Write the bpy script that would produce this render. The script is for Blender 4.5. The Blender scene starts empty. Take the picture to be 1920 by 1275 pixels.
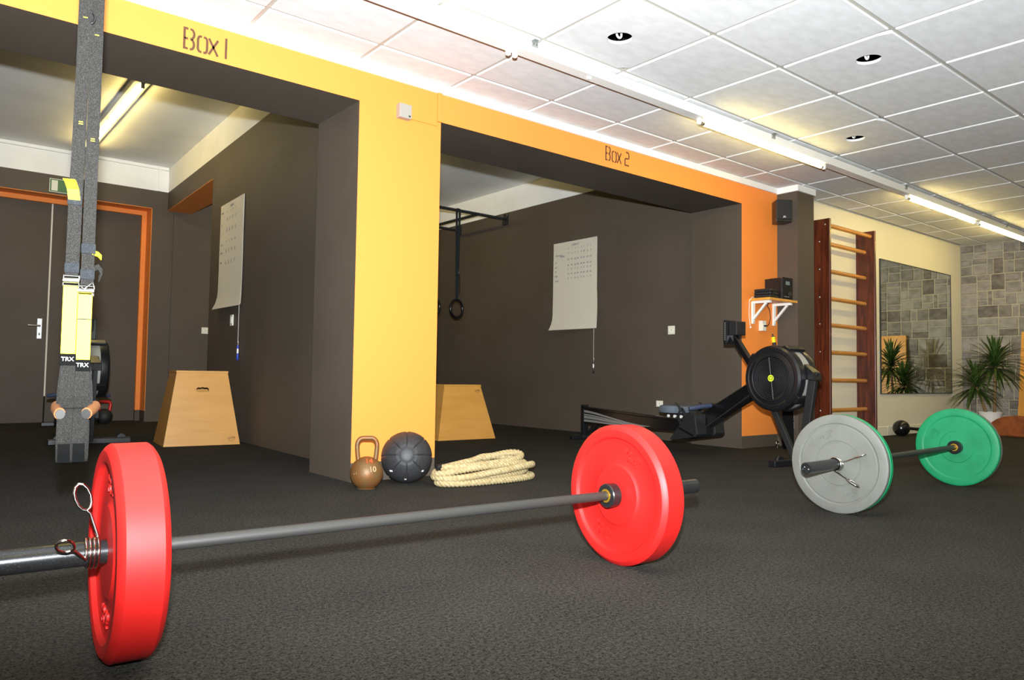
import bpy, math, random
from mathutils import Vector, Matrix

random.seed(7)
sc = bpy.context.scene
col = sc.collection
PI = math.pi

# ------------------------------------------------------------------ camera, world, flash, exposure
def cam_axes(yaw, pitch, roll):
    f = Vector((math.sin(yaw)*math.cos(pitch), math.cos(yaw)*math.cos(pitch), math.sin(pitch)))
    r = Vector((math.cos(yaw), -math.sin(yaw), 0))
    u = r.cross(f)
    c, s = math.cos(roll), math.sin(roll)
    return c*r + s*u, -s*r + c*u, f

CAM = Vector((-3.192, -3.8087, 0.606))
cr, cu_, cf = cam_axes(0.68347, 0.04777, 0.01445)
cam_data = bpy.data.cameras.new('camera')
cam_data.sensor_width = 36.0
cam_data.lens = 1401.78*36.0/1920.0
cam_data.clip_start = 0.02
cam = bpy.data.objects.new('camera', cam_data)
m = Matrix.Identity(4)
for i in range(3):
    m[i][0], m[i][1], m[i][2], m[i][3] = cr[i], cu_[i], -cf[i], CAM[i]
cam.matrix_world = m
col.objects.link(cam)
sc.camera = cam

w = bpy.data.worlds.new('world'); sc.world = w
w.use_nodes = True
w.node_tree.nodes['Background'].inputs[0].default_value = (0.5, 0.5, 0.5, 1)
w.node_tree.nodes['Background'].inputs[1].default_value = 0.02

# the flash gun on top of the photographer's camera
FLASH_TILT = 16     # head swung up a little
fl = bpy.data.lights.new('camera_flash', 'SPOT')
fl.energy = 1930
fl.color = (0.90, 0.96, 1.02)
fl.shadow_soft_size = 0.03
fl.spot_size = math.radians(104)
fl.spot_blend = 1.0
flo = bpy.data.objects.new('camera_flash', fl)
flo.matrix_world = m @ Matrix.Rotation(math.radians(FLASH_TILT), 4, 'X')
flo.scale = (1.9, 1, 1)
flo.location = CAM + Vector((0, 0, 0.205)) - cf*0.02
col.objects.link(flo)

TUBE_COLOR = (1.0, 0.77, 0.28)
TUBE_POWER = 34.0

sc.view_settings.view_transform = 'Standard'
sc.view_settings.look = 'None'
sc.view_settings.gamma = 1.0
sc.view_settings.use_curve_mapping = False
sc.view_settings.exposure = 0.22
sc.cycles.blur_glossy = 0.2
sc.cycles.max_bounces = 8
sc.cycles.diffuse_bounces = 4
sc.cycles.glossy_bounces = 4

# ------------------------------------------------------------------ materials
def lin(c):
    return tuple((x/12.92 if x <= 0.04045 else ((x+0.055)/1.055)**2.4) for x in [v/255.0 for v in c])

def mat(name, rgb, rough=0.6, metal=0.0, spec=0.5, noise=None, bump=None, emit=None, coat=0.0):
    """noise = (scale, other rgb, amount contrast, stretch xyz); bump = (scale, strength)"""
    M = bpy.data.materials.new(name); M.use_nodes = True
    nt = M.node_tree; b = nt.nodes['Principled BSDF']
    c = lin(rgb)
    b.inputs['Base Color'].default_value = (*c, 1)
    b.inputs['Roughness'].default_value = rough
    b.inputs['Metallic'].default_value = metal
    b.inputs['Specular IOR Level'].default_value = spec
    if coat: b.inputs['Coat Weight'].default_value = coat
    tc = nt.nodes.new('ShaderNodeTexCoord')
    if noise:
        sca, other, lo, hi, stretch = noise
        mp = nt.nodes.new('ShaderNodeMapping'); mp.inputs['Scale'].default_value = stretch
        n = nt.nodes.new('ShaderNodeTexNoise'); n.inputs['Scale'].default_value = sca; n.inputs['Detail'].default_value = 4
        rp = nt.nodes.new('ShaderNodeMapRange'); rp.inputs['From Min'].default_value = lo; rp.inputs['From Max'].default_value = hi
        mx = nt.nodes.new('ShaderNodeMix'); mx.data_type = 'RGBA'
        mx.inputs['A'].default_value = (*c, 1); mx.inputs['B'].default_value = (*lin(other), 1)
        nt.links.new(tc.outputs['Object'], mp.inputs['Vector']); nt.links.new(mp.outputs['Vector'], n.inputs['Vector'])
        nt.links.new(n.outputs['Fac'], rp.inputs['Value']); nt.links.new(rp.outputs['Result'], mx.inputs['Factor'])
        nt.links.new(mx.outputs['Result'], b.inputs['Base Color'])
    if bump:
        n2 = nt.nodes.new('ShaderNodeTexNoise'); n2.inputs['Scale'].default_value = bump[0]; n2.inputs['Detail'].default_value = 3
        bp = nt.nodes.new('ShaderNodeBump'); bp.inputs['Strength'].default_value = bump[1]; bp.inputs['Distance'].default_value = bump[2] if len(bump) > 2 else 0.005
        nt.links.new(tc.outputs['Object'], n2.inputs['Vector']); nt.links.new(n2.outputs['Fac'], bp.inputs['Height'])
        nt.links.new(bp.outputs['Normal'], b.inputs['Normal'])
    if emit:
        b.inputs['Emission Color'].default_value = (*emit[0], 1); b.inputs['Emission Strength'].default_value = emit[1]
    return M

def wood(name, c1, c2, scale, stretch, rough=0.35, distort=4.0, coat=0.0):
    M = bpy.data.materials.new(name); M.use_nodes = True
    nt = M.node_tree; b = nt.nodes['Principled BSDF']
    tc = nt.nodes.new('ShaderNodeTexCoord'); mp = nt.nodes.new('ShaderNodeMapping'); mp.inputs['Scale'].default_value = stretch
    n = nt.nodes.new('ShaderNodeTexNoise'); n.inputs['Scale'].default_value = scale; n.inputs['Detail'].default_value = 6; n.inputs['Distortion'].default_value = distort*0.15
    cr_ = nt.nodes.new('ShaderNodeValToRGB')
    cr_.color_ramp.elements[0].position = 0.35; cr_.color_ramp.elements[0].color = (*lin(c1), 1)
    cr_.color_ramp.elements[1].position = 0.68; cr_.color_ramp.elements[1].color = (*lin(c2), 1)
    nt.links.new(tc.outputs['Object'], mp.inputs['Vector']); nt.links.new(mp.outputs['Vector'], n.inputs['Vector'])
    nt.links.new(n.outputs['Fac'], cr_.inputs['Fac']); nt.links.new(cr_.outputs['Color'], b.inputs['Base Color'])
    b.inputs['Roughness'].default_value = rough
    if coat: b.inputs['Coat Weight'].default_value = coat
    return M

def carpet():
    M = bpy.data.materials.new('carpet'); M.use_nodes = True
    nt = M.node_tree; b = nt.nodes['Principled BSDF']
    tc = nt.nodes.new('ShaderNodeTexCoord')
    n1 = nt.nodes.new('ShaderNodeTexNoise'); n1.inputs['Scale'].default_value = 210; n1.inputs['Detail'].default_value = 2
    n2 = nt.nodes.new('ShaderNodeTexNoise'); n2.inputs['Scale'].default_value = 90; n2.inputs['Detail'].default_value = 3
    n3 = nt.nodes.new('ShaderNodeTexNoise'); n3.inputs['Scale'].default_value = 3; n3.inputs['Detail'].default_value = 2
    cr_ = nt.nodes.new('ShaderNodeValToRGB')
    e = cr_.color_ramp.elements
    e[0].position = 0.37; e[0].color = (*lin((15, 15, 14)), 1)
    e[1].position = 0.68; e[1].color = (*lin((76, 74, 68)), 1)
    a = nt.nodes.new('ShaderNodeMath'); a.operation = 'MULTIPLY_ADD'; a.inputs[1].default_value = 0.55
    mu = nt.nodes.new('ShaderNodeMath'); mu.operation = 'MULTIPLY'; mu.inputs[1].default_value = 0.40
    ad = nt.nodes.new('ShaderNodeMath'); ad.operation = 'MULTIPLY_ADD'; ad.inputs[1].default_value = 0.08
    for n in (n1, n2, n3): nt.links.new(tc.outputs['Object'], n.inputs['Vector'])
    nt.links.new(n2.outputs['Fac'], mu.inputs[0]); nt.links.new(n1.outputs['Fac'], a.inputs[0]); nt.links.new(mu.outputs[0], a.inputs[2])
    nt.links.new(n3.outputs['Fac'], ad.inputs[0]); nt.links.new(a.outputs[0], ad.inputs[2])
    nt.links.new(ad.outputs[0], cr_.inputs['Fac']); nt.links.new(cr_.outputs['Color'], b.inputs['Base Color'])
    b.inputs['Roughness'].default_value = 1.0; b.inputs['Specular IOR Level'].default_value = 0.1
    bp = nt.nodes.new('ShaderNodeBump'); bp.inputs['Strength'].default_value = 0.6; bp.inputs['Distance'].default_value = 0.004
    nt.links.new(n1.outputs['Fac'], bp.inputs['Height']); nt.links.new(bp.outputs['Normal'], b.inputs['Normal'])
    return M

ORANGE = mat('orange_paint', (240, 141, 62), 0.6, spec=0.3, bump=(220, 0.08, 0.002))
TAUPE = mat('taupe_paint', (85, 75, 65), 0.62, spec=0.3, noise=(1.6, (79, 69, 58), 0.35, 0.7, (1, 1, 1)), bump=(260, 0.12, 0.002))
WHITE = mat('white_paint', (236, 234, 228), 0.55, spec=0.3)
WHITE2 = mat('white_plaster', (240, 239, 234), 0.7, spec=0.3, noise=(2.2, (230, 229, 224), 0.4, 0.7, (1, 1, 1)))
TILE = mat('ceiling_tile_white', (222, 222, 220), 0.8, spec=0.2, noise=(9, (212, 212, 209), 0.38, 0.66, (1, 2, 1)), bump=(420, 0.15, 0.002))
TBAR = mat('grid_bar_cream', (178, 172, 160), 0.5)
PLENUM = mat('plenum_dark', (26, 25, 24), 0.9)
CREAM = mat('cream_wall', (236, 229, 204), 0.6, spec=0.3)
CARPET = carpet()
BLACK = mat('black_plastic', (24, 24, 26), 0.32)
RINGM = mat('guard_ring_grey', (58, 59, 60), 0.25, spec=0.8)
BLACKF = mat('black_fabric', (15, 15, 15), 0.95, spec=0.1)
VOID = mat('flywheel_dark', (5, 5, 5), 0.9, spec=0.1)
BLACKM = mat('black_matte', (26, 26, 27), 0.6)
BLACKG = mat('black_gloss', (16, 16, 17), 0.22, spec=0.6)
CHROME = mat('chrome', (205, 202, 196), 0.16, metal=1.0)
STEEL = mat('brushed_steel', (176, 176, 174), 0.35, metal=1.0)
RED = mat('red_rubber', (182, 26, 22), 0.5, spec=0.35, noise=(7, (170, 22, 19), 0.5, 0.75, (1, 1, 1)))
GREY = mat('grey_rubber', (103, 104, 97), 0.5, spec=0.35, noise=(9, (95, 96, 88), 0.45, 0.7, (1, 1, 1)))
GREEN = mat('green_rubber', (22, 132, 84), 0.5, spec=0.35, noise=(9, (18, 120, 74), 0.45, 0.7, (1, 1, 1)))
SHAFT = mat('bar_shaft_dark_steel', (50, 49, 46), 0.5, metal=0.2, bump=(900, 0.3, 0.001))
SLEEVE = mat('bar_sleeve_black', (44, 44, 44), 0.28, metal=0.55, noise=(60, (88, 88, 88), 0.58, 0.75, (1, 8, 8)))
BRASS = mat('brass_bushing', (206, 158, 50), 0.35, metal=0.8)
PLY = wood('birch_plywood', (192, 136, 60), (202, 147, 70), 2.2, (1.0, 1.0, 6), 0.4)
PLYD = wood('birch_plywood_side', (190, 136, 60), (200, 146, 70), 2.2, (1.0, 1.0, 6), 0.45)
MAHOG = wood('mahogany_varnish', (58, 20, 10), (104, 44, 22), 5.0, (9, 9, 0.7), 0.3)
BEECH = wood('beech_rung', (192, 128, 56), (206, 144, 70), 6, (0.6, 6, 6), 0.35)
BOARD = wood('orange_board', (214, 148, 54), (226, 164, 70), 3, (4, 4, 0.5), 0.4)
SUEDE = mat('brown_suede', (150, 80, 34), 0.9, noise=(14, (124, 62, 26), 0.4, 0.65, (1, 1, 1)))
YELLOW = mat('yellow_webbing', (238, 220, 30), 0.6, bump=(700, 0.2, 0.001))
WEB = mat('charcoal_webbing', (33, 32, 30), 0.9, spec=0.12, noise=(500, (58, 56, 53), 0.5, 0.62, (1, 1, 1)))
WEBD = mat('slate_webbing', (38, 40, 42), 0.9, spec=0.12, noise=(500, (54, 57, 60), 0.5, 0.62, (1, 1, 1)))
WHITEP = mat('white_plastic', (238, 236, 228), 0.4)
IVORY = mat('ivory_plastic', (228, 222, 202), 0.4)
PAPER = mat('flipchart_paper', (214, 206, 188), 0.85, spec=0.2)
INK = mat('blue_ink', (70, 72, 110), 0.8)
STENCIL = mat('brown_stencil_paint', (86, 56, 34), 0.7)
ROPE = mat('hemp_rope', (178, 162, 122), 0.85, spec=0.2, noise=(60, (156, 136, 94), 0.4, 0.65, (1, 1, 1)))
RUST = mat('rusty_iron', (112, 84, 50), 0.5, metal=0.3, noise=(22, (124, 78, 36), 0.42, 0.62, (1, 1, 1)), bump=(60, 0.25, 0.004))
RUBBER = mat('black_rubber', (40, 40, 41), 0.55, noise=(90, (52, 52, 53), 0.4, 0.7, (1, 1, 1)))
POT = mat('white_pot', (238, 236, 230), 0.35)
SOIL = mat('potting_soil', (48, 36, 26), 1.0)
LEAF = mat('dracaena_leaf', (42, 66, 22), 0.4, noise=(30, (66, 92, 34), 0.4, 0.7, (1, 1, 1)))
STEM = mat('plant_stem', (150, 120, 78), 0.8, noise=(60, (120, 92, 56), 0.4, 0.6, (1, 1, 6)))
MIRROR = mat('mirror_glass', (236, 242, 236), 0.0, metal=1.0)
EXITG = mat('exit_sign_green', (30, 96, 52), 0.4)
EXITW = mat('exit_sign_white', (214, 216, 200), 0.4)
TUBE = mat('fluorescent_tube', (255, 250, 235), 0.4, emit=(TUBE_COLOR, TUBE_POWER))
GALV = mat('galvanised_bracket', (176, 178, 174), 0.4, metal=0.7)
MORTAR = mat('wall_mortar', (176, 168, 146), 0.9)
STONES = [mat('stone_grey_%d' % i, c, 0.85, spec=0.2, noise=(11, o, 0.36, 0.66, (1, 1, 1.6)), bump=(40, 0.25, 0.006))
          for i, (c, o) in enumerate((((152, 148, 143), (122, 118, 114)), ((142, 138, 132), (114, 109, 104)), ((160, 156, 150), (136, 132, 127)), ((128, 122, 116), (98, 92, 88))))]
BLUEG = mat('blue_grey_grip', (52, 62, 84), 0.5)
SEATG = mat('grey_seat_rubber', (92, 102, 112), 0.55)
ALU = mat('grey_alloy', (150, 150, 140), 0.4, metal=0.5)
GUARD = mat('flywheel_perforated_grey', (156, 155, 146), 0.5)
LOGOY = mat('logo_yellow_green', (204, 214, 50), 0.5)
FOAM = mat('foam_grip', (132, 84, 44), 0.8)
SEAM = mat('door_edge_cream', (214, 206, 190), 0.5)
BLUEPEN = mat('blue_pen', (36, 66, 190), 0.4)
REDH = mat('red_enamel', (206, 30, 22), 0.35)
SCREEN = mat('lcd_screen', (112, 128, 128), 0.3)
ORANGEP = mat('orange_marking', (226, 88, 36), 0.7)
DECAL = mat('silver_decal', (150, 150, 146), 0.35, metal=0.4)

# ------------------------------------------------------------------ mesh builder
class MB:
    def __init__(s): s.v = []; s.f = []; s.mi = []
    def add(s, vs, fs, mi=0):
        o = len(s.v); s.v += [tuple(v) for v in vs]
        for f in fs: s.f.append(tuple(i+o for i in f)); s.mi.append(mi)
        return s
    def box(s, x0, x1, y0, y1, z0, z1, mi=0, faces=None):
        v = [(x0,y0,z0),(x1,y0,z0),(x1,y1,z0),(x0,y1,z0),(x0,y0,z1),(x1,y0,z1),(x1,y1,z1),(x0,y1,z1)]
        F = {'-z':(3,2,1,0),'+z':(4,5,6,7),'-y':(0,1,5,4),'+x':(1,2,6,5),'+y':(2,3,7,6),'-x':(3,0,4,7)}
        o = len(s.v); s.v += v
        for k, f in F.items():
            s.f.append(tuple(i+o for i in f)); s.mi.append((faces or {}).get(k, mi))
        return s
    def hexa(s, b, t, mi=0):           # b, t: 4 bottom and 4 top points, counter-clockwise from above
        s.add(list(b)+list(t), [(3,2,1,0),(4,5,6,7),(0,1,5,4),(1,2,6,5),(2,3,7,6),(3,0,4,7)], mi); return s
    def obox(s, c, ex, ey, ez, mi=0):
        c = Vector(c); ex, ey, ez = Vector(ex), Vector(ey), Vector(ez)
        b = [c-ex-ey-ez, c+ex-ey-ez, c+ex+ey-ez, c-ex+ey-ez]; t = [p+2*ez for p in b]
        return s.hexa(b, t, mi)
    def bar(s, p0, p1, wd, th, up=(0,0,1), mi=0):   # rectangular bar from p0 to p1: wd sideways, th along up
        p0, p1 = Vector(p0), Vector(p1); d = p1-p0; L = d.length; d.normalize()
        side = d.cross(Vector(up)).normalized(); u2 = side.cross(d)
        return s.obox((p0+p1)/2, d*L/2, side*wd/2, u2*th/2, mi)
    def tube(s, p0, p1, r, n=14, r2=None, mi=0, caps=True):
        return s.sweep([p0, p1], [r, r if r2 is None else r2], n, mi=mi, caps=caps)
    def sweep(s, pts, r, n=10, closed=False, mi=0, caps=True, sx=1.0, up=None):
        pts = [Vector(p) for p in pts]; N = len(pts)
        rr = r if isinstance(r, (list, tuple)) else [r]*N
        T = []
        for i in range(N):
            a = pts[(i-1) % N] if (closed or i > 0) else pts[i]; b = pts[(i+1) % N] if (closed or i < N-1) else pts[i]
            T.append((b-a).normalized())
        ref = Vector(up) if up else (Vector((0,0,1)) if abs(T[0].z) < 0.9 else Vector((1,0,0)))
        nn = (ref - T[0]*ref.dot(T[0])).normalized()
        o = len(s.v)
        for i in range(N):
            if i > 0:
                nn = nn - T[i]*nn.dot(T[i])
                nn.normalize()
            bb = T[i].cross(nn)
            for k in range(n):
                a = 2*PI*k/n
                s.v.append(tuple(pts[i] + nn*(rr[i]*math.cos(a)) + bb*(rr[i]*sx*math.sin(a))))
        M = N if closed else N-1
        for i in range(M):
            for k in range(n):
                a = o+i*n+k; b = o+i*n+(k+1) % n; c = o+((i+1) % N)*n+(k+1) % n; d = o+((i+1) % N)*n+k
                s.f.append((a, b, c, d)); s.mi.append(mi)
        if caps and not closed:
            s.f.append(tuple(o+k for k in reversed(range(n)))); s.mi.append(mi)
            s.f.append(tuple(o+(N-1)*n+k for k in range(n))); s.mi.append(mi)
        return s
    def lathe(s, prof, n=48, org=(0,0,0), ax=(0,0,1), mi=0, close=False):   # prof: (radius, height)
        ax = Vector(ax).normalized(); ref = Vector((1,0,0)) if abs(ax.x) < 0.9 else Vector((0,1,0))
        e1 = (ref-ax*ref.dot(ax)).normalized(); e2 = ax.cross(e1); org = Vector(org)
        o = len(s.v); P = len(prof)
        for r, h in prof:
            for k in range(n):
                a = 2*PI*k/n; s.v.append(tuple(org+ax*h+e1*(r*math.cos(a))+e2*(r*math.sin(a))))
        for i in range(P if close else P-1):
            for k in range(n):
                j = (i+1) % P
                s.f.append((o+i*n+k, o+i*n+(k+1) % n, o+j*n+(k+1) % n, o+j*n+k)); s.mi.append(mi)
        if not close:
            if prof[0][0] > 1e-6: s.f.append(tuple(o+k for k in reversed(range(n)))); s.mi.append(mi)
            if prof[-1][0] > 1e-6: s.f.append(tuple(o+(P-1)*n+k for k in range(n))); s.mi.append(mi)
        return s
    def sphere(s, c, r, nu=32, nv=18, sz=1.0, mi=0):
        return s.lathe([(max(1e-7, r*math.sin(PI*i/nv)), -r*sz*math.cos(PI*i/nv)) for i in range(nv+1)], nu, c, (0,0,1), mi)
    def prism(s, poly, org, ex, ey, th, mi=0):   # polygon in the plane ex, ey extruded by th along ex x ey
        org, ex, ey = Vector(org), Vector(ex), Vector(ey); ez = ex.cross(ey).normalized()
        n = len(poly); a = [org+ex*x+ey*y for x, y in poly]; b = [p+ez*th for p in a]
        return s.add(a+b, [tuple(reversed(range(n))), tuple(range(n, 2*n))]+[(i, (i+1) % n, n+(i+1) % n, n+i) for i in range(n)], mi)
    def ribbon(s, pts, width, th, wdir, mi=0):   # flat strap following pts, width along wdir
        pts = [Vector(p) for p in pts]; wd = Vector(wdir).normalized(); o = len(s.v); N = len(pts)
        for i in range(N):
            t = (pts[min(i+1, N-1)]-pts[max(i-1, 0)]).normalized(); nn = t.cross(wd).normalized()
            for a, b in ((-1,-1),(1,-1),(1,1),(-1,1)): s.v.append(tuple(pts[i]+wd*(a*width/2)+nn*(b*th/2)))
        for i in range(N-1):
            for k in range(4):
                s.f.append((o+i*4+k, o+i*4+(k+1) % 4, o+i*4+4+(k+1) % 4, o+i*4+4+k)); s.mi.append(mi)
        s.f.append((o+3, o+2, o+1, o)); s.mi.append(mi); e = o+(N-1)*4; s.f.append((e, e+1, e+2, e+3)); s.mi.append(mi)
        return s
    def mesh(s, name, mats, smooth=None):
        me = bpy.data.meshes.new(name); me.from_pydata(s.v, [], s.f)
        for M in (mats if isinstance(mats, (list, tuple)) else [mats]): me.materials.append(M)
        me.polygons.foreach_set('material_index', s.mi)
        bm_fix(me)
        if smooth:
            me.polygons.foreach_set('use_smooth', [True]*len(me.polygons))
            me.set_sharp_from_angle(angle=math.radians(smooth))
        me.update(); return me
    def build(s, name, mats, parent=None, smooth=None, bevel=None):
        return link(name, s.mesh(name, mats, smooth), parent, bevel)

import bmesh
def bm_fix(me):
    bm = bmesh.new(); bm.from_mesh(me)
    bmesh.ops.remove_doubles(bm, verts=bm.verts, dist=1e-6)
    bmesh.ops.recalc_face_normals(bm, faces=bm.faces); bm.to_mesh(me); bm.free()

def link(name, me, parent=None, bevel=None):
    o = bpy.data.objects.new(name, me); col.objects.link(o); o.parent = parent
    if bevel:
        b = o.modifiers.new('bevel', 'BEVEL'); b.width = bevel; b.segments = 2; b.limit_method = 'ANGLE'; b.angle_limit = math.radians(40)
    return o

def thing(name, label, cat, loc=(0,0,0), rot=None, group=None):
    o = bpy.data.objects.new(name, None); o.empty_display_size = 0.1; col.objects.link(o)
    o.location = loc
    if rot is not None:
        if isinstance(rot, Matrix): o.matrix_world = Matrix.Translation(Vector(loc)) @ rot.to_4x4()
        else: o.rotation_euler = (0, 0, rot)
    tag(o, label, cat, group); return o

def tag(o, label=None, cat=None, group=None, kind=None):
    if label: o['label'] = label
    if cat: o['category'] = cat
    if group: o['group'] = group
    if kind: o['kind'] = kind
    return o

def struct(name, mb, mats, label, cat, smooth=None, bevel=None):
    o = mb.build(name, mats, None, smooth, bevel); return tag(o, label, cat, kind='structure')

def frame(org, ex, ey):
    ex, ey = Vector(ex).normalized(), Vector(ey).normalized(); ez = ex.cross(ey)
    M = Matrix.Identity(4)
    for i in range(3): M[i][0], M[i][1], M[i][2], M[i][3] = ex[i], ey[i], ez[i], org[i]
    return M

def text(name, s, size, depth, M, material, parent=None, shear=0.0, sx=1.0):
    cu = bpy.data.curves.new('txt', 'FONT'); cu.body = s; cu.size = size; cu.extrude = depth; cu.shear = shear
    cu.align_x = 'CENTER'; cu.align_y = 'CENTER'; cu.resolution_u = 3
    t = bpy.data.objects.new('txt', cu); col.objects.link(t)
    me = bpy.data.meshes.new_from_object(t.evaluated_get(bpy.context.evaluated_depsgraph_get()))
    bpy.data.objects.remove(t); bpy.data.curves.remove(cu)
    me.transform(M @ Matrix.Diagonal((sx, 1, 1, 1))); me.materials.clear(); me.materials.append(material)
    return link(name, me, parent)

# ================================================================== THE ROOM
CE = 2.3856            # face of the suspended ceiling
SOF = 2.16             # underside of the beam over both bays
BEAM = 0.54            # depth of beam and pillars
BASE = 0.107           # top of the dark painted base strip
XL, XR, YB, YK = -5.625, 7.5, -7.135, 5.81
B1X = lambda y: -0.98+0.0357*y      # left bay, face of the dividing wall
B2X = 2.60
Z1, Z1C, Z2, Z2C = 2.766, 3.06, 2.645, 2.945

f = MB(); f.box(XL-0.2, XR+0.2, YB-0.2, YK+0.6, -0.12, 0)
struct('floor', f, CARPET, 'dark grey speckled carpet floor running through the gym', 'floor')

# front wall: beam and two pillars, orange on the room side, taupe elsewhere
f = MB(); O = {'-y': 1}
f.box(XL, 3.08, 0, BEAM, SOF, 3.12, 0, O)
for x0, x1 in ((-1.235, -0.68), (2.51, 3.08), (XL, -4.4)):
    f.box(x0, x1, 0, BEAM, BASE, SOF, 0, O); f.box(x0, x1, 0, BEAM, 0, BASE, 0)
wf = struct('wall_front', f, [TAUPE, ORANGE], 'orange painted beam and pillars framing the two dark bays', 'wall')

# stencilled words on the beam: each letter a part
def stencil(x, z0, strokes):
    b = MB()
    for pts in strokes:
        P = [Vector((x+u*0.055, -0.0006, z0+v*0.11)) for u, v in pts]
        # mitred flat stroke in the wall plane
        n = len(P); wd = 0.0055
        L, Rr = [], []
        for i in range(n):
            ta = (P[i]-P[max(i-1, 0)]); tb = (P[min(i+1, n-1)]-P[i]); ta = ta.normalized() if ta.length > 1e-9 else tb.normalized(); tb = tb.normalized() if tb.length > 1e-9 else ta
            t = (ta+tb).normalized(); nn = Vector((-t.z, 0, t.x))
            if 0 < i < n-1:
                t1 = (P[i]-P[i-1]).normalized(); n1 = Vector((-t1.z, 0, t1.x)); k = wd/max(0.5, nn.dot(n1))
            else: k = wd
            L.append(P[i]+nn*k); Rr.append(P[i]-nn*k)
        o = len(b.v)
        for i in range(n):
            b.v += [tuple(L[i]), tuple(Rr[i]), tuple(L[i]-Vector((0, 0.0012, 0))), tuple(Rr[i]-Vector((0, 0.0012, 0)))]
        for i in range(n-1):
            a = o+4*i; c = a+4
            for q in ((a, a+1, c+1, c), (a+2, c+2, c+3, a+3), (a, c, c+2, a+2), (a+1, a+3, c+3, c+1)): b.f.append(q); b.mi.append(0)
        for a in (o, o+4*(n-1)): b.f.append((a, a+1, a+3, a+2)); b.mi.append(0)
    return b
def arc(cx, cy, rx, ry, a0, a1, n=7):
    return [(cx+rx*math.cos(math.radians(a0+(a1-a0)*i/n)), cy+ry*math.sin(math.radians(a0+(a1-a0)*i/n))) for i in range(n+1)]
LB = [[(0.40, 0.95), (0.09, 0.95), (0.09, 0.05), (0.40, 0.05)], [(0.09, 0.50), (0.40, 0.50)],
      [(0.58, 0.95)]+arc(0.66, 0.74, 0.26, 0.21, 90, -60)+[(0.72, 0.51), (0.58, 0.50)],
      [(0.72, 0.50)]+arc(0.66, 0.27, 0.26, 0.22, 60, -90)+[(0.58, 0.05)]]
LO = [[(0.42, 0.76)]+arc(0.33, 0.58, 0.24, 0.18, 110, 180)+arc(0.33, 0.22, 0.24, 0.17, 180, 250)+[(0.42, 0.05)],
      [(0.58, 0.76)]+arc(0.67, 0.58, 0.22, 0.18, 70, 0)+arc(0.67, 0.22, 0.22, 0.17, 0, -70)+[(0.58, 0.05)]]
LX = [[(0.10, 0.78), (0.90, 0.04)], [(0.90, 0.78), (0.10, 0.04)]]
L1 = [[(0.5, 0.98), (0.5, 0.02)]]
L2 = [[(0.30, 0.95)]+arc(0.62, 0.75, 0.28, 0.20, 90, 0)+arc(0.62, 0.64, 0.28, 0.12, 0, -80)+arc(0.38, 0.40, 0.28, 0.12, 100, 180)+[(0.10, 0.05), (0.92, 0.05)]]
for x, z, L in ((-2.192, 2.182, LB), (-2.128, 2.182, LO), (-2.076, 2.182, LX), (-2.014, 2.184, L1),
                (0.775, 2.209, LB), (0.842, 2.207, LO), (0.896, 2.207, LX), (0.982, 2.207, L2)):
    stencil(x, z, L).build('letter', STENCIL, wf)

# white trim under the ceiling and round the dark pillar
f = MB(); f.box(XL, 3.08, -0.014, 0, 2.334, CE+0.02)
struct('trim_1', f, WHITE, 'white trim strip between orange beam and ceiling', 'trim')
f = MB(); f.box(-0.715, -0.683, -0.026, -0.0141, 2.334, CE+0.02)
struct('trim_2', f, WHITE, 'short white conduit piece crossing the trim strip above the orange pillar', 'trim')
f = MB(); f.box(-0.712, -0.684, -0.016, 0, SOF-0.005, 2.334, 0); f.box(-0.9, -0.712, -0.008, 0, 2.128, 2.140, 0)
struct('trim_3', f, ORANGE, 'orange painted cable conduit on the pillar beside the junction box', 'trim', bevel=0.002)

# dark pillar standing proud of the wall, with its white collar
f = MB(); f.box(3.08, 3.365, -0.205, 0.10, 0, 2.33)
struct('wall_pillar', f, TAUPE, 'dark taupe pillar between orange wall and wall bars', 'wall')
f = MB(); f.box(3.066, 3.379, -0.219, 0.10, 2.33, CE+0.02)
struct('trim_4', f, WHITE, 'white collar at the top of the dark taupe pillar', 'trim')

# right-hand cream wall, far stone wall, walls behind the photographer
f = MB(); f.box(3.08, XR, 0.04, 0.24, 0, CE+0.3)
struct('wall_right', f, CREAM, 'cream wall behind the wall bars and the mirror', 'wall')
bb = tag(bpy.data.objects.new('baseboard_right', None), 'cream tiled baseboard along the foot of the cream wall', 'baseboard', kind='structure'); col.objects.link(bb)
x = 3.37; tile_me = None
while x < XR-0.02:
    wd = min(0.33, XR-0.012-x)
    f = MB(); f.box(x+0.0015, x+wd-0.0015, 0.028, 0.0399, 0.0005, 0.10); f.build('skirting_tile', CREAM, bb, bevel=0.002); x += 0.33
f = MB(); f.box(XL, XR, YB-0.2, YB, 0, CE+0.3)
struct('wall_back', f, WHITE2, 'plain white wall behind the photographer', 'wall')
f = MB(); f.box(XL-0.2, XL, YB, 0, 0, CE+0.3)
struct('wall_left', f, WHITE2, 'plain white side wall left of the photographer', 'wall')
f = MB(); f.box(XR+0.012, XR+0.2, YB, 0.24, 0, CE+0.3)
wfar = struct('wall_far', f, MORTAR, 'grey stone wall of irregular blocks at the far end', 'wall')

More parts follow.
